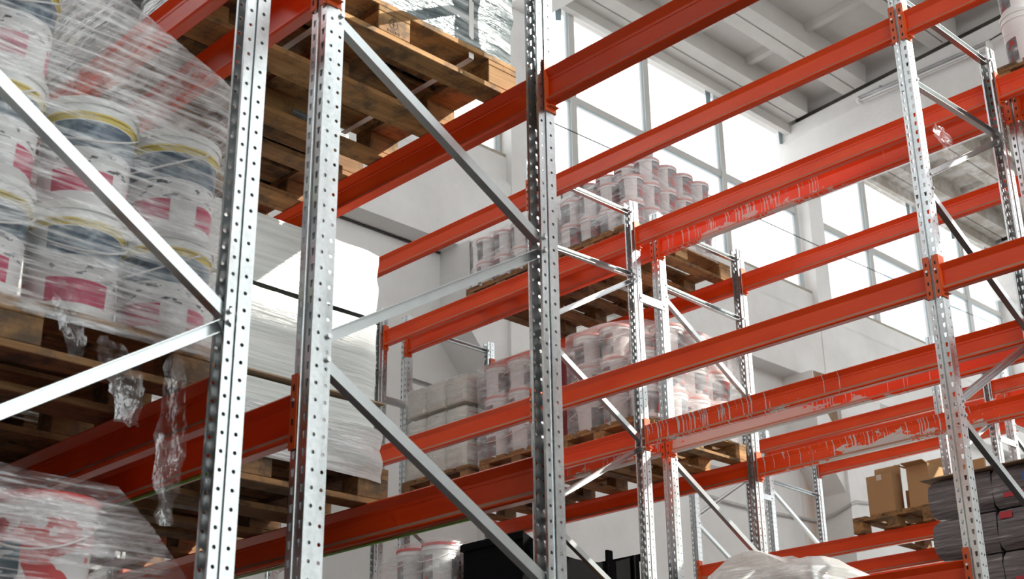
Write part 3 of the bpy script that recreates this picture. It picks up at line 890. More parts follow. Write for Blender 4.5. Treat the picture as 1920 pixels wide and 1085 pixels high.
for q in PN:
    q.data = q.data.copy(); q.data.materials[0] = M['wood_new']
def pallet(xc, yc, z, label, new=False, rotz=0.0, wid=1.0):
    r = thing('wooden_pallet', (xc, yc, z), label, 'pallet', None, rotz)
    D1, D2, S, B1, F1, F2 = PN if new else PP
    def put(src, name, x, y):
        o = src.copy(); COL.objects.link(o); o.name = name; o.parent = r; o.location = (x, y, 0)
    for x, s_ in ((-0.3275, D1), (-0.165, D2), (0, D1), (0.165, D2), (0.3275, D1)):
        put(s_, 'deck_board', x, 0)
    for y in (-0.5275, 0, 0.5275):
        put(S, 'stringer_board', 0, y)
        for x in (-0.35, 0, 0.35):
            put(B1, 'block', x, y)
    put(F1, 'bottom_board', -0.35, 0); put(F2, 'bottom_board', 0, 0); put(F1, 'bottom_board', 0.35, 0)
    return r
P1 = pallet(-3.62, 2.60, L3 + 0.001, 'pale wooden pallet seen from below under the dark film-wrapped load, top centre-left', True)
pallet(-4.55, 2.60, L3 + 0.001, 'weathered pallet seen from below between the two near posts', False)
pallet(-5.40, 2.60, L3 + 0.001, 'shadowed pallet overhead beyond the film of the paint buckets')
pallet(-4.36, 2.62, L2 + 0.001, 'wooden pallet under the milky white wrapped load')
pallet(-5.25, 2.62, L2 + 0.001, 'dark pallet behind the pallet of the milky white load')
pallet(-3.65, 1.40, L2 + 0.001, 'film-draped wooden pallet under the printed paint buckets')
pallet(-4.55, 1.40, L2 + 0.001, 'shadowed pallet behind the one with the printed paint buckets')
pallet(-3.65, 1.40, L1 + 0.001, 'pallet under the red and white buckets, bottom left')
pallet(-6.25, 7.54, L4 + 0.001, 'reddish shaded pallet under the highest bucket stack', True)
pallet(-7.20, 7.54, L4 + 0.001, 'shaded pallet under the small upper bucket stack left of centre')
pallet(-6.22, 7.54, L3 + 0.001, 'pallet under the sunlit lower bucket stack', True)
pallet(-7.05, 7.54, L3 + 0.001, 'pallet under the lower bucket stack beside the canisters')
pallet(-7.97, 7.54, L3 + 0.001, 'pallet under the three tiers of canisters')
pallet(-6.25, 11.42, L3 + 0.001, 'brown pallet carrying the open cartons, right', True)
pallet(-3.40, 7.54, 1.101, 'hidden pallet under the dark wrapped sacks')
pallet(-5.00, 7.54, 1.101, 'pallet under the whitish wrapped load at bottom right')
pallet(-6.15, 6.36, L2 + 0.001, 'pallet under the black plastic bins')
pallet(-6.98, 6.36, L2 + 0.001, 'pallet under the red-lidded buckets left of the black bins')
pallet(-2.60, 7.54, L4 + 0.001, 'pallet end on the top beam at the upper right picture edge', True)

# brand-burnt stamp on the near end block of the pale pallet
b = MB()
for k in range(20):
    a0, a1 = 2 * PI * k / 20, 2 * PI * (k + 1) / 20
    if 2 <= k <= 3: continue
    b.add([(0, 0.021 * math.cos(a), 0.021 * math.sin(a)) for a in (a0, a1)] + [(0, 0.016 * math.cos(a), 0.016 * math.sin(a)) for a in (a1, a0)], [(0, 1, 2, 3)])
b.box(-0.0005, 0.0005, -0.010, 0.010, -0.002, 0.002); b.box(-0.0005, 0.0005, -0.002, 0.002, -0.012, 0.012)
for k in range(5):
    b.box(-0.0005, 0.0005, -0.028 + k * 0.012, -0.020 + k * 0.012, -0.036, -0.027)
st_ = b.build('burnt_stamp', 'stamp', P1); st_.location = (0.401, -0.005, 0.066)

# ------------------------------------------------------------------ film hulls
def film(name, x0, x1, y0, y1, z0, top, mat, label, cat='stretch film', bulge=0.012, seed=1, flare=0.0, nz=9, r=0.07, crown=0.0, parent=None, hollow=False):
    """wrapped skin: rounded-rectangle rings from z0 up to top(x, y), then a closed crown"""
    rnd = random.Random(seed)
    ring = []
    n_side = 12
    def seg(a, c_):
        for k in range(n_side):
            t = k / n_side
            ring.append((a[0] + (c_[0] - a[0]) * t, a[1] + (c_[1] - a[1]) * t))
    cor = [(x0, y0), (x1, y0), (x1, y1), (x0, y1)]
    for i in range(4):
        seg(cor[i], cor[(i + 1) % 4])
    cx, cy = (x0 + x1) / 2, (y0 + y1) / 2
    def rnd_c(px, py):
        # round the corners
        qx = max(abs(px - cx) - ((x1 - x0) / 2 - r), 0); qy = max(abs(py - cy) - ((y1 - y0) / 2 - r), 0)
        d = math.hypot(qx, qy)
        if d > r and d > 0:
            s_ = r / d
            px = cx + math.copysign((x1 - x0) / 2 - r + qx * s_, px - cx) if qx > 0 else px
            py = cy + math.copysign((y1 - y0) / 2 - r + qy * s_, py - cy) if qy > 0 else py
        return px, py
    ring = [rnd_c(*q) for q in ring]
    N = len(ring)
    rows = []
    for k in range(nz + 1):
        t = k / nz
        row = []
        for i, (px, py) in enumerate(ring):
            zt = top(px, py)
            z = z0 + (zt - z0) * t
            off = bulge * (math.sin(PI * t * 3 + i * 0.7) * 0.5 + rnd.uniform(-0.5, 0.5)) + flare * max(0, 1 - t * 4) * (0.6 + 0.4 * math.sin(i * 1.9))
            dx, dy = px - cx, py - cy
            dl = math.hypot(dx, dy)
            row.append((px + dx / dl * off, py + dy / dl * off, z))
        rows.append(row)
    for s_ in (0.93, 0.7, 0.35):
        row = []
        for (px, py) in ring:
            qx, qy = cx + (px - cx) * s_, cy + (py - cy) * s_
            row.append((qx, qy, top(qx, qy) + crown * (1 - s_) + rnd.uniform(-1, 1) * bulge * 0.5 + 0.012))
        rows.append(row)
    b = MB()
    vs = [q for row in rows for q in row]
    R_ = len(rows)
    fs = [(i * N + k, i * N + (k + 1) % N, (i + 1) * N + (k + 1) % N, (i + 1) * N + k) for i in range(R_ - 1) for k in range(N)]
    fs.append(tuple(range((R_ - 1) * N, R_ * N)))
    b.add(vs, fs)
    o = b.build(name, mat, parent, True)
    if parent is None:
        tag(o, label, cat)
    return o
def shred(name, pts, w, mat='film_tail', parent=None, label=None, seed=3, nw=5):
    """a crumpled ribbon of film along pts"""
    rnd = random.Random(seed)
    pts = [Vector(q) for q in pts]
    b = MB(); rows = []
    n = 14
    for k in range(n + 1):
        t = k / n * (len(pts) - 1); i = min(int(t), len(pts) - 2); f_ = t - i
        c_ = pts[i].lerp(pts[i + 1], f_)
        ww = w * (0.55 + 0.45 * math.sin(PI * min(1, k / n * 1.15)))
        rows.append([(c_.x + rnd.uniform(-.012, .012), c_.y + ww * (j / (nw - 1) - 0.5) + rnd.uniform(-.006, .006), c_.z + rnd.uniform(-.008, .008)) for j in range(nw)])
    vs = [q for row in rows for q in row]
    fs = [(i * nw + j, i * nw + j + 1, (i + 1) * nw + j + 1, (i + 1) * nw + j) for i in range(n) for j in range(nw - 1)]
    b.add(vs, fs)
    o = b.build(name, mat, parent, True)
    if label: tag(o, label, 'stretch film')
    return o

# ------------------------------------------------------------------ buckets
def bucket_proto(name, D, H, body, lid, label, handle=True, lidcol=None):
    """body + lid + wire handle, base at the origin"""
    R = D / 2
    r = thing(name, (0, 0, -50), label, 'bucket')
    b = MB()
    b.lathe([(R * 0.84, 0), (R * 0.86, 0.004), (R * 0.93, H * 0.80), (R * 0.95, H * 0.82), (R * 0.985, H * 0.825), (R * 0.985, H * 0.86), (R * 0.95, H * 0.865), (R * 0.955, H * 0.93)], 28)
    b.build('bucket_body', body, r, True)
    b = MB()
    b.lathe([(R * 0.96, H * 0.925), (R * 0.995, H * 0.925), (R, H * 0.985), (R * 0.97, H * 0.998), (R * 0.88, H * 0.998), (R * 0.86, H * 0.965), (R * 0.2, H * 0.965)], 28)
    b.build('lid', lid, r, True)
    if handle:
        b = MB()
        pts = [(R * 1.0 * math.cos(a), -R * 0.35 * math.sin(a) - R * 0.96 * math.sin(a), H * 0.84 - 0.35 * H * math.sin(a)) for a in [PI * k / 14 for k in range(15)]]
        b.tube(pts, 0.003, 6)
        b.build('handle', 'white_pl', r, True)
    return r
def fill(proto, xs, ys, zs, lab, group, keep, rot=None, seed=0):
    rnd = random.Random(seed)
    first = [True]
    for k, z in enumerate(zs):
        for i, x in enumerate(xs):
            for j, y in enumerate(ys):
                if not keep(i, j, k): continue
                yield copy_tree(proto, (x + rnd.uniform(-.003, .003), y + rnd.uniform(-.003, .003), z), rnd.uniform(-0.6, 0.6) + (rot or 0), lab(i, j, k), group)
ORD = ['first', 'second', 'third', 'fourth', 'fifth', 'sixth', 'seventh']
def drop_proto(r):
    for ch in list(r.children):
        for g in list(ch.children): bpy.data.objects.remove(g)
        bpy.data.objects.remove(ch)
    bpy.data.objects.remove(r)

TIER = ['bottom', 'second', 'third', 'fourth']
# near paint buckets (row 0, third level)
pz = L2 + 0.147
pb = bucket_proto('paint_bucket', 0.285, 0.33, 'bkt_near', 'white_pl', '-')
xs = [-3.90, -3.65, -3.40]
xs = [-3.965, -3.68, -3.395]; ys = [1.03, 1.315, 1.60, 1.885]
for _ in fill(pb, xs, ys, [pz + k * 0.332 for k in range(3)],
              lambda i, j, k: 'printed paint bucket, %s tier, %s from left, %s of near stack' % (TIER[k], ORD[j], ['back row', 'middle row', 'front row'][i]),
              'printed paint buckets on the near rack', lambda i, j, k: (i == 2 or (i == 1 and k == 2)) and (k < 2 or j < 2), PI / 4, 5):
    pass
drop_proto(pb)
def ftop(x, y):
    t = min(1, max(0, (y - 1.47) / 0.56))
    return pz + 1.10 - 0.27 * t ** 0.75
fo = film('stretch_film', -4.12, -3.235, 0.79, 2.04, L2 + 0.10, ftop, 'film', 'clear stretch film wrapped round the printed paint buckets', bulge=0.010, seed=4, nz=14)
shred('film_tail', [(-3.24, 1.66, 1.30), (-3.23, 1.70, 1.22), (-3.235, 1.735, 1.08)], 0.13, parent=fo, seed=5)
shred('film_tail', [(-3.17, 1.82, 1.28), (-3.16, 1.825, 1.10), (-3.17, 1.825, 0.92), (-3.16, 1.82, 0.80)], 0.09, parent=fo, seed=8)
shred('film_tail', [(-3.22, 1.50, 1.42), (-3.22, 1.53, 1.33), (-3.225, 1.56, 1.22)], 0.09, parent=fo, seed=9)
# red and white buckets under them
pz1 = L1 + 0.147
pb = bucket_proto('paint_bucket', 0.29, 0.32, 'bkt_red', 'red_pl', '-')
for _ in fill(pb, xs, ys, [pz1 + k * 0.322 for k in range(3)],
              lambda i, j, k: 'red and white bucket, %s tier, %s from left, %s, at bottom left' % (TIER[k], ORD[j], ['back row', 'middle row', 'front row'][i]),
              'red and white buckets at bottom left', lambda i, j, k: (i == 2 and (k < 2 or j < 3)) or (i == 1 and k == 2 and j < 3), PI / 4, 6):
    pass
drop_proto(pb)
def ftop1(x, y):
    t = min(1, max(0, (y - 1.74) / 0.30))
    return pz1 + 0.995 - 0.30 * t
film('stretch_film', -4.12, -3.235, 0.79, 2.04, L1 + 0.12, ftop1, 'film', 'clear stretch film over the red and white buckets, bottom left', bulge=0.010, seed=14, nz=12)

# grey-label buckets, row 3
def stack(tag_, x0, y0, nx, ny, D, H, z, nk, seed, topkeep=None):
    pb = bucket_proto('bucket', D, H, 'bkt_far', 'pink_pl', '-', D > 0.23)
    xs_ = [x0 + D * 1.01 * (i + 0.5) for i in range(nx)]
    ys_ = [y0 + D * 1.01 * (j + 0.5) for j in range(ny)]
    def keep(i, j, k):
        if topkeep and not topkeep(i, j, k): return False
        return j == 0 or i == nx - 1 or k == nk - 1
    def lab(i, j, k):
        return 'grey-label bucket, %s tier, %s from left, %s from front, %s' % (TIER[k], ORD[i], ORD[j], tag_)
    for _ in fill(pb, xs_, ys_, [z + 0.147 + k * H * 1.003 for k in range(nk)], lab, 'buckets in the ' + tag_, keep, -0.3, seed):
        pass
    drop_proto(pb)
stack('small upper stack', -7.58, 6.98, 4, 6, 0.198, 0.215, L4, 2, 21)
stack('highest stack', -6.63, 6.98, 4, 5, 0.198, 0.212, L4, 3, 22, lambda i, j, k: not (k == 2 and j == 0 and i > 0))
stack('lower stack by the canisters', -7.51, 6.98, 3, 4, 0.258, 0.25, L3, 3, 23)
stack('sunlit lower stack', -6.555, 6.98, 3, 4, 0.258, 0.25, L3, 3, 24, lambda i, j, k: not (k == 2 and j == 0 and i == 2))
pb = bucket_proto('bucket', 0.198, 0.212, 'bkt_far', 'red_pl', '-', False)
copy_tree(pb, (-6.35, 7.55, L4 + 0.147 + 0.212 * 3 * 1.003 + 0.002), 0.3, 'single red-lidded bucket lying topmost on the highest stack', 'buckets in the highest stack')
drop_proto(pb)
film('stretch_film', -7.615, -6.785, 6.965, 8.19, L4 + 0.11, lambda x, y: L4 + 0.147 + 0.435, 'film_far', 'clear film round the small upper bucket stack', bulge=0.008, seed=31)
film('stretch_film', -6.655, -5.825, 6.965, 8.00, L4 + 0.11, lambda x, y: L4 + 0.147 + 0.44 + min(0.215, max(0, (y - 7.02) * 0.9)), 'film_far', 'clear film round the highest bucket stack', bulge=0.008, seed=32)
film('stretch_film', -7.525, -6.715, 6.955, 8.06, L3 + 0.11, lambda x, y: L3 + 0.147 + 0.76, 'film_far', 'clear film round the lower bucket stack by the canisters', bulge=0.008, seed=33)
film('stretch_film', -6.565, -5.765, 6.955, 8.06, L3 + 0.11, lambda x, y: L3 + 0.147 + 0.76 - 0.16 * max(0, (x + 6.2)) * (1 if y < 7.4 else 0.3), 'film_far', 'clear film round the sunlit lower bucket stack', bulge=0.008, seed=34)
# red-lidded buckets left of the bins (row 2, third level)
pb = bucket_proto('bucket', 0.262, 0.26, 'bkt_far', 'red_pl', '-')
for _ in fill(pb, [-7.25, -6.98, -6.72], [5.92, 6.19, 6.46, 6.73], [L2 + 0.147, L2 + 0.147 + 0.262],
              lambda i, j, k: 'red-lidded bucket, %s tier, %s from left, %s from front, left of bins' % (TIER[k], ORD[i], ORD[j]), 'red-lidded buckets left of the bins',
              lambda i, j, k: (j == 0 or k == 1) and not (k == 1 and i == 0), -0.3, 41):
    pass
drop_proto(pb)
film('stretch_film', -7.40, -6.575, 5.775, 6.90, L2 + 0.11, lambda x, y: L2 + 0.147 + 0.27 + 0.27 * min(1, max(0, (x + 7.38) / 0.33)), 'film_far', 'clear film drawn over the red-lidded buckets beside the black bins', bulge=0.006, seed=35)
# dark red bucket wedged between the two lower stacks
pb = bucket_proto('bucket', 0.125, 0.21, 'dkred', 'dkred', '-', False)
for k in range(3):
    copy_tree(pb, (-6.64, 7.06, L3 + 0.147 + k * 0.212), 0, '%s dark red pail of three wedged between the two lower bucket stacks' % ['lowest', 'middle', 'topmost'][k], 'dark red pails')
# pail at the upper right edge (row 3 top level, far right bay)
drop_proto(pb)
pb = bucket_proto('bucket', 0.262, 0.36, 'bkt_far', 'white_pl', '-')
for j in range(3):
    for k in range(2):
        copy_tree(pb, (-2.84, 7.10 + j * 0.27, L4 + 0.147 + k * 0.362), -0.3, 'white pail, %s tier, %s from front, at the upper right picture edge' % (TIER[k], ORD[j]), 'pails at the upper right edge')
drop_proto(pb)

# ------------------------------------------------------------------ canisters (row 3, second level, left end)
def canister_proto():
    r = thing('canister', (0, 0, -50), '-', 'canister')
    b = MB()
    w, d, h, c_ = 0.118, 0.140, 0.235, 0.022
    oct_ = [(-w + c_, -d), (w - c_, -d), (w, -d + c_), (w, d - c_), (w - c_, d), (-w + c_, d), (-w, d - c_), (-w, -d + c_)]
    rings = [(0.94, 0), (1.0, 0.012), (1.0, h - 0.03), (0.90, h - 0.006), (0.6, h)]
    vs = [(x * s_, y * s_, z) for s_, z in rings for x, y in oct_]
    fs = [(i * 8 + k, i * 8 + (k + 1) % 8, (i + 1) * 8 + (k + 1) % 8, (i + 1) * 8 + k) for i in range(4) for k in range(8)]
    fs += [tuple(range(8))[::-1], tuple(range(32, 40))]
    b.add(vs, fs)
    b.build('canister_body', 'canister', r, True)
    b = MB(); b.lathe([(0.026, h), (0.027, h + 0.022), (0.024, h + 0.026), (0.01, h + 0.026)], 14, 0, -0.045, 0); b.build('cap', 'red_pl', r, True)
    b = MB(); b.tube([(0.0, 0, h - 0.002), (0.02, 0, h + 0.018), (0.07, 0, h + 0.018), (0.085, 0, h - 0.012)], 0.010, 8); b.build('handle', 'canister', r, True)
    b = MB(); b.box(w, w + 0.0015, -0.10, 0.085, 0.05, 0.19, 0); b.box(w + 0.0015, w + 0.002, -0.10, 0.085, 0.178, 0.184, 1); b.box(w + 0.0015, w + 0.002, -0.10, 0.085, 0.052, 0.056, 1)
    for k in range(5):
        b.box(w + 0.0015, w + 0.002, -0.085, 0.03 + 0.02 * (k % 3), 0.155 - k * 0.02, 0.159 - k * 0.02, 2)
    b.build('paper_label', ['paper', 'red_print', 'pipe'], r)
    return r
pc = canister_proto()
CH = 0.265
for k in range(3):
    for i in range(3):
        for j in range(4):
            if not (j == 0 or i == 2 or k == 2): continue
            copy_tree(pc, (-8.235 + i * 0.243, 7.10 + j * 0.285, L3 + 0.148 + k * CH), 0,
                      'milky canister with red cap, %s tier, %s from left and %s from front' % (TIER[k], ORD[i], ORD[j]), 'canisters on the far left shelf')
drop_proto(pc)
for k in range(3):
    film('stretch_film', -8.37, -7.615, 6.945, 8.12, L3 + 0.152 + k * CH, lambda x, y: L3 + 0.148 + (k + 1) * CH - 0.045, 'film_far', 'clear film round the %s tier of canisters' % TIER[k], bulge=0.004, seed=60 + k, nz=5, r=0.04)

# ------------------------------------------------------------------ milky load, row 1 third level
ML = [(L2 + 0.148, 1.605), (1.617, 1.95), (1.953, 2.245)]
for k, (za, zb) in enumerate(ML):
    mm = 0.0
    o = film('wrapped_bundle', -4.76, -3.955, 2.02, 3.17, za, lambda x, y: zb - 0.015, 'packs', '-', bulge=0.006, seed=70 + k, nz=8, r=0.06)
    tag(o, ['bottom bundle of the milky white wrapped load', 'middle bundle of the milky white wrapped load', 'sunlit top bundle of the milky white wrapped load'][k], 'wrapped bundle', 'milky wrapped bundles')
    if k < 1:
        b = MB(); b.box(-4.77, -3.945, 2.01, 3.185, zb + 0.003, zb + 0.009)
        b.build('layer_board', 'kraft', o)
    b = MB()
    for yy in (2.45, 2.75, 3.05):
        b.lathe([(0.024, zb - 0.03), (0.024, zb + 0.008), (0.01, zb + 0.010)], 12, 0, -4.03, yy)
    if k == 2:
        b.build('cap', 'red_pl', o, True)
fo = film('stretch_film', -4.785, -3.935, 1.995, 3.20, L2 + 0.085, lambda x, y: 1.50, 'film_thick', 'milky film skirt round the foot of the white load and its pallet', bulge=0.010, seed=77, flare=0.008, nz=8)

# dark wrapped load on the pale pallet, row 1 second level
o = film('wrapped_load', -4.0, -3.232, 2.01, 3.22, L3 + 0.147, lambda x, y: L3 + 0.147 + 0.78, 'foil', 'dark silvery film-wrapped load on the pale pallet, top centre', 'wrapped load', bulge=0.012, seed=80, nz=14, r=0.05)
b = MB()
yy = 2.98
for pts in ([(-3.2185, L3 + 0.14), (-3.2185, L3 + 0.93)],):
    b.box(-3.236, -3.2335, yy - 0.012, yy + 0.012, L3 + 0.096, L3 + 0.94)
b.box(-4.01, -3.2335, yy - 0.012, yy + 0.012, L3 + 0.096, L3 + 0.0985)
b.build('strap', 'strap', o)
for xx in (-3.78,):
    b = MB(); b.box(xx - 0.3, xx + 0.45, 2.42, 2.444, L3 + 0.096, L3 + 0.0985); b.build('strap', 'strap', o)
film('wrapped_load', -4.93, -4.17, 2.03, 3.17, L3 + 0.147, lambda x, y: L3 + 0.147 + 0.7, 'foil', 'dark wrapped load hidden above the weathered overhead pallet', 'wrapped load', bulge=0.01, seed=81)
film('wrapped_load', -5.65, -4.9, 2.05, 3.15, L2 + 0.148, lambda x, y: L2 + 0.9, 'packs', 'white wrapped load in shade behind the milky load', 'wrapped load', bulge=0.01, seed=82)
film('wrapped_load', -4.92, -4.18, 0.85, 1.95, L2 + 0.148, lambda x, y: L2 + 0.9, 'packs', 'white wrapped load in shade behind the printed paint buckets', 'wrapped load', bulge=0.01, seed=83)
# mostly unseen loads added low in the two nearest racks to block light
for k, (xc_, yc_, lab_) in enumerate([(-4.55, 1.40, 'added dark light-blocking load left of the red and white buckets'), (-5.35, 1.40, 'added dark light-blocking load deep in the lowest bay of the near rack'),
                                     (-3.62, 2.62, 'added dark light-blocking load low in the second rack, nearest the post'), (-4.45, 2.62, 'added dark light-blocking load low in the middle of the second rack'), (-5.25, 2.62, 'added dark light-blocking load low at the far end of the second rack')]):
    film('wrapped_load', xc_ - 0.37, xc_ + 0.37, yc_ - 0.55, yc_ + 0.55, FLOOR + 0.003 if k > 1 else L1 + 0.003, lambda x, y, kk=k: 0.86 if kk < 2 else 0.45, 'foil_blk', lab_, 'wrapped load', bulge=0.01, seed=100 + k)
film('wrapped_load', -5.68, -4.96, 0.85, 1.95, L2 + 0.004, lambda x, y: L2 + 1.0, 'foil_blk', 'added dark light-blocking load at the far end of the paint bucket rack', 'wrapped load', bulge=0.01, seed=84)  # added to screen the near beams from the bright end wall
# green strap along the foot of the rear beam
b = MB(); b.tube([(-5.4, 3.150, L2 - BH - 0.005), (-4.6, 3.150, L2 - BH - 0.006), (-4.0, 3.15, L2 - BH - 0.005), (-3.4, 3.15, L2 - BH - 0.006)], 0.005, 6)
tag(b.build('strap', 'green', None, True), 'bright green strap end clinging under the rear beam, bottom centre-left', 'strap')
b = MB(); b.tube([(-4.9, 2.155, L2 - BH - 0.005), (-4.2, 2.155, L2 - BH - 0.006), (-3.5, 2.155, L2 - BH - 0.005)], 0.006, 6)
tag(b.build('strap', 'green', None, True), 'bright green strap under the dark beam above the red buckets', 'strap')

# ------------------------------------------------------------------ black bins (row 2, third level)
def bin_(x0, x1, y0, y1, z0, z1, label, dip):
    r = thing('plastic_bin', ((x0 + x1) / 2, (y0 + y1) / 2, z0), label, 'plastic bin')
    W, D_, Hh = (x1 - x0) / 2, (y1 - y0) / 2, z1 - z0
    t = 0.02
    b = MB()
    b.box(-W, W, -D_, D_, 0, 0.02)
    b.box(-W, W, -D_, -D_ + t, 0.02, Hh); b.box(-W, W, D_ - t, D_, 0.02, Hh); b.box(-W, -W + t, -D_ + t, D_ - t, 0.02, Hh)
    n = 14
    pr = [(-D_ + t, 0.02), (D_ - t, 0.02)] + [(D_ - t - (2 * D_ - 2 * t) * k / n, Hh - dip * math.sin(PI * k / n) ** 0.8) for k in range(n + 1)]
    b.prism(pr, lambda u, w, x: (x, u, w), W - t, W)
    b.build('bin_body', 'black_pl', r)
    b = MB()
    b.box(-W - 0.015, W + 0.015, -D_ - 0.015, -D_, Hh - 0.04, Hh + 0.006); b.box(-W - 0.015, W + 0.015, D_, D_ + 0.015, Hh - 0.04, Hh + 0.006); b.box(-W - 0.015, -W, -D_, D_, Hh - 0.04, Hh + 0.006)
    b.build('rim', 'black_pl', r)
    for yy in (D_ - 0.30, D_ - 0.04):
        b = MB(); b.cbox(W, W + 0.022, yy - 0.03, yy + 0.03, 0.02, Hh - 0.01, 0.005); b.build('rib', 'black_pl', r)
    for yy in (-D_ + 0.05, -D_ + 0.3):
        b = MB(); b.cbox(W, W + 0.014, yy - 0.012, yy + 0.012, 0.02, Hh - 0.10, 0.004); b.build('rib', 'black_pl', r)
    return r
bin_(-6.48, -5.90, 5.85, 6.95, L2 + 0.147, 1.575, 'lower black plastic bin of the pair at bottom centre', 0.0)
bin_(-6.45, -5.91, 5.87, 6.94, 1.585, 1.83, 'upper black plastic bin with a sagging side, bottom centre', 0.105)

# ------------------------------------------------------------------ dark sacks (row 3, right)
zt = [1.244, 1.465, 1.69, 1.915]
for k in range(3):
    z0, z1 = zt[k] + 0.003, zt[k + 1] - 0.006
    for q in range(2):
        x0 = -3.775 + q * 0.385; x1 = x0 + 0.381
        n, nv = 12, 9
        b = MB(); vs = []; fs = []
        rnd = random.Random(k * 5 + q)
        for i in range(nv + 1):
            t = i / nv
            ins = 0.032 * (abs(2 * t - 1) ** 4.5)
            for (sx, sy) in [(a, -1) for a in [-1 + 2 * m_ / n for m_ in range(n)]] + [(1, a) for a in [-1 + 2 * m_ / n for m_ in range(n)]] + [(a, 1) for a in [1 - 2 * m_ / n for m_ in range(n)]] + [(-1, a) for a in [1 - 2 * m_ / n for m_ in range(n)]]:
                wx, wy = (x1 - x0) / 2, 0.59
                il = ins if (q == 0 and sx < 0) or (q == 1 and sx > 0) else ins * 0.3
                vs.append(((x0 + x1) / 2 + sx * (wx - il * abs(sx)) + rnd.uniform(-.003, .003), 7.54 + sy * (wy - ins * 0.8) + rnd.uniform(-.004, .004), z0 + (z1 - z0) * t))
        N = 4 * n
        fs = [(i * N + m_, i * N + (m_ + 1) % N, (i + 1) * N + (m_ + 1) % N, (i + 1) * N + m_) for i in range(nv) for m_ in range(N)]
        fs += [tuple(range(N))[::-1], tuple(range(nv * N, (nv + 1) * N))]
        b.add(vs, fs)
        o = b.build('sack_bale', 'foil_blk', None, True)
        tag(o, 'dark plastic-wrapped sack bale, %s layer, %s half of the stack behind the right post' % (TIER[k] if k < 2 else 'top', ['left', 'right'][q]), 'sack', 'dark sack bales')
        if q == 1 and k != 1:
            p_ = MB(); p_.lathe([(0.055, 0), (0.055, 0.002), (0.02, 0.002)], 20)
            s1 = p_.build('printed_disc', 'blue_print', o); s1.location = ((x0 + x1) / 2 + 0.04, 6.948, z0 + 0.14); s1.rotation_euler = (PI / 2, 0, 0)
            p_ = MB(); p_.box(x0 + 0.06, x1 - 0.10, 6.944, 6.948, z0 + 0.05, z0 + 0.075); p_.build('printed_band', 'red_print', o)
        if q == 1 and k == 1:
            p_ = MB(); p_.box(x0 + 0.02, x0 + 0.09, 6.944, 6.95, z1 - 0.05, z1 - 0.015); p_.build('printed_band', 'red_print', o); p_ = MB(); p_.box(x0 + 0.22, x0 + 0.29, 6.944, 6.95, z1 - 0.045, z1 - 0.01); p_.build('printed_band', 'red_print', o)
b = MB(); b.box(-3.80, -2.985, 6.92, 8.16, 1.917, 1.923)
tag(b.build('layer_board', 'kraft'), 'thin brown board covering the top of the dark sack stack', 'cardboard')

# whitish wrapped load, bottom right (row 3)
def lumpy(x, y):
    return 1.245 + 0.45 + 0.05 * math.sin(x * 9) * math.cos(y * 6) - 0.30 * max(0, x + 4.95) - 0.10 * max(0, -5.2 - x) * 3
o = film('wrapped_load', -5.42, -4.55, 6.96, 8.12, 1.25, lumpy, 'film_thick', 'whitish crumpled film-wrapped load at the bottom right', 'wrapped load', bulge=0.02, seed=90, nz=10, r=0.12)
b = MB(); b.cbox(-5.36, -4.62, 7.02, 8.06, 1.246, 1.56, 0.05); b.build('wrapped_goods', 'packs', o)

# ------------------------------------------------------------------ cartons on the far pallet
def carton(x0, x1, y0, y1, z0, h, label, flaps, tape=False, rotz=0):
    r = thing('cardboard_box', ((x0 + x1) / 2, (y0 + y1) / 2, z0), label, 'cardboard box', None, rotz)
    W, D_ = (x1 - x0) / 2, (y1 - y0) / 2
    t = 0.005
    b = MB()
    b.box(-W, W, -D_, D_, 0, t); b.box(-W, W, -D_, -D_ + t, t, h); b.box(-W, W, D_ - t, D_, t, h); b.box(-W, -W + t, -D_ + t, D_ - t, t, h); b.box(W - t, W, -D_ + t, D_ - t, t, h)
    b.build('box_body', 'card', r)
    for side, ang, ln in flaps:
        b = MB(); ca, sa = math.cos(ang), math.sin(ang)
        if side == 'f': P_ = [(-W, -D_, h), (W, -D_, h), (W, -D_ - ln * ca, h + ln * sa), (-W, -D_ - ln * ca, h + ln * sa)]; off = (0, t * sa, t * ca)
        if side == 'b': P_ = [(W, D_, h), (-W, D_, h), (-W, D_ + ln * ca, h + ln * sa), (W, D_ + ln * ca, h + ln * sa)]; off = (0, -t * sa, t * ca)
        if side == 'l': P_ = [(-W, D_, h), (-W, -D_, h), (-W - ln * ca, -D_, h + ln * sa), (-W - ln * ca, D_, h + ln * sa)]; off = (t * sa, 0, t * ca)
        if side == 'r': P_ = [(W, -D_, h), (W, D_, h), (W + ln * ca, D_, h + ln * sa), (W + ln * ca, -D_, h + ln * sa)]; off = (-t * sa, 0, t * ca)
        P2 = [(a + off[0], c_ + off[1], e + off[2]) for a, c_, e in P_]
        b.add(P_ + P2, [(0, 1, 2, 3), (7, 6, 5, 4), (0, 4, 5, 1), (1, 5, 6, 2), (2, 6, 7, 3), (3, 7, 4, 0)])
        b.build('flap', 'card', r)
    if tape:
        b = MB(); b.box(-0.025, 0.025, -D_ - 0.001, -D_, h - 0.05, h); b.build('tape', 'tape', r)
    return r
zc = L3 + 0.147
carton(-6.49, -6.225, 10.86, 11.02, zc, 0.355, 'closed-looking tall carton with a tape strip, left on the far pallet', [('b', 1.5, 0.1)], True)
carton(-6.21, -6.10, 11.04, 11.30, zc, 0.21, 'small low carton between the two taller cartons', [])
carton(-6.09, -5.875, 10.88, 11.20, zc, 0.375, 'tall open carton with raised flaps on the far pallet', [('f', 0.15, 0.09), ('l', 0.35, 0.12), ('b', 1.3, 0.12)])
b = MB(); b.box(-5.90, -5.60, 11.40, 11.43, zc, zc + 0.46)
tag(b.build('board', 'card', None), 'sunlit beige board leaning behind the open carton', 'board')

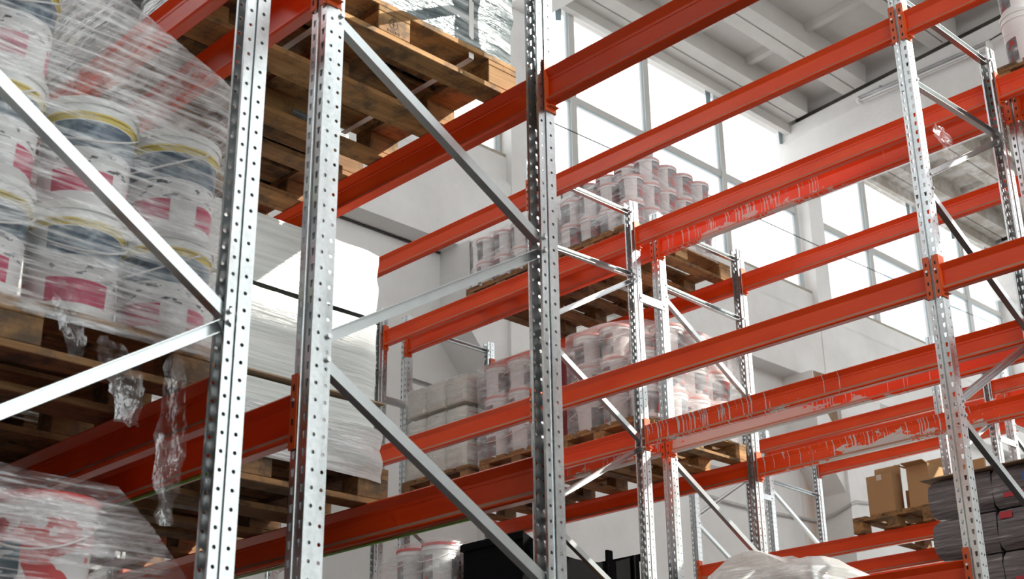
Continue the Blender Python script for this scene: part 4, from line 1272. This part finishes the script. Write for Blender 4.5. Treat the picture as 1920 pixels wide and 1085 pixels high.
# ------------------------------------------------------------------ ceiling lamp, cables, loose film
r = thing('ceiling_light', (-8.95, 15.98, 10.13), 'long grey fluorescent lamp fixed along the white girder, upper right', 'ceiling light')
b = MB(); b.cbox(0, 2.06, -0.05, 0.05, 0.05, 0.09, 0.01); b.build('lamp_tray', 'lamp_body', r)
b = MB(); b.prism([(-0.075, 0.05), (-0.06, 0.0), (-0.025, -0.02), (0.025, -0.02), (0.06, 0.0), (0.075, 0.05)], lambda u, w, x: (x, u, w), 0.01, 2.05); b.build('lamp_cover', 'cover', r)
for yy in (-0.028, 0.028):
    b = MB(); b.tube([(0.04, yy, 0.018), (2.02, yy, 0.018)], 0.012, 10); b.build('tube', 'paper', r, True)
for xx in (0.0, 2.05):
    b = MB(); b.cbox(xx - 0.015, xx + 0.025, -0.078, 0.078, -0.022, 0.07, 0.012); b.build('end_cap', 'paper', r)
for xx in (0.35, 1.7):
    b = MB(); b.box(xx, xx + 0.03, -0.02, 0.06, 0.09, 0.13); b.build('bracket', 'lamp_body', r)
def cable(pts, rr, mat, label, name='cable'):
    b = MB(); b.tube(pts, rr, 8)
    return tag(b.build(name, mat, None, True), label, 'cable')
cable([(-6.88, 15.99, 10.24), (-6.7, 16.03, 10.30), (-6.55, 16.02, 10.40), (-6.2, 16.02, 10.42), (-5.6, 16.02, 10.50)], 0.010, 'cable', 'short black cable leaving the fluorescent lamp towards the corner')
cable([(-10.2, 4, 6.17), (-10.49, 7.7, 6.185), (-10.485, 8.6, 6.185), (-10.48, 9.18, 6.185)], 0.014, 'cable', 'black cable under the ledge of the white wall, left of centre')
cable([(-10.0, 10.4, 8.15), (-9.99, 11.5, 8.17), (-9.99, 14.8, 8.20), (-9.99, 16.3, 8.23), (-9.99, 18.0, 8.28), (-9.99, 20, 8.31), (-9.99, 21.9, 8.40)], 0.007, 'cable', 'thin wire strung across the windows')
cable([(-10.45, 12.9, 4.16), (-10.45, 13.4, 4.19), (-10.45, 14.1, 4.16), (-10.46, 14.8, 4.16), (-10.46, 15.6, 4.20), (-10.46, 16.12, 4.22), (-10.2, 16.17, 4.28), (-9.93, 16.17, 4.37), (-9.92, 16.3, 4.42), (-9.92, 16.7, 4.46)], 0.022, 'pipe', 'grey conduit sagging along the lower white wall', 'conduit')
cable([(-10.45, 10.45, 3.98), (-10.45, 9.8, 4.0), (-10.46, 8.7, 3.98), (-10.46, 7.9, 3.95)], 0.022, 'pipe', 'grey conduit behind the small posts left of the canisters', 'conduit')
shred('film_shred', [(-2.91, 5.99, 3.47), (-2.90, 6.00, 3.40), (-2.895, 6.01, 3.33), (-2.89, 6.005, 3.26)], 0.21, label='torn scrap of clear film hanging beside the right-hand post', seed=12)
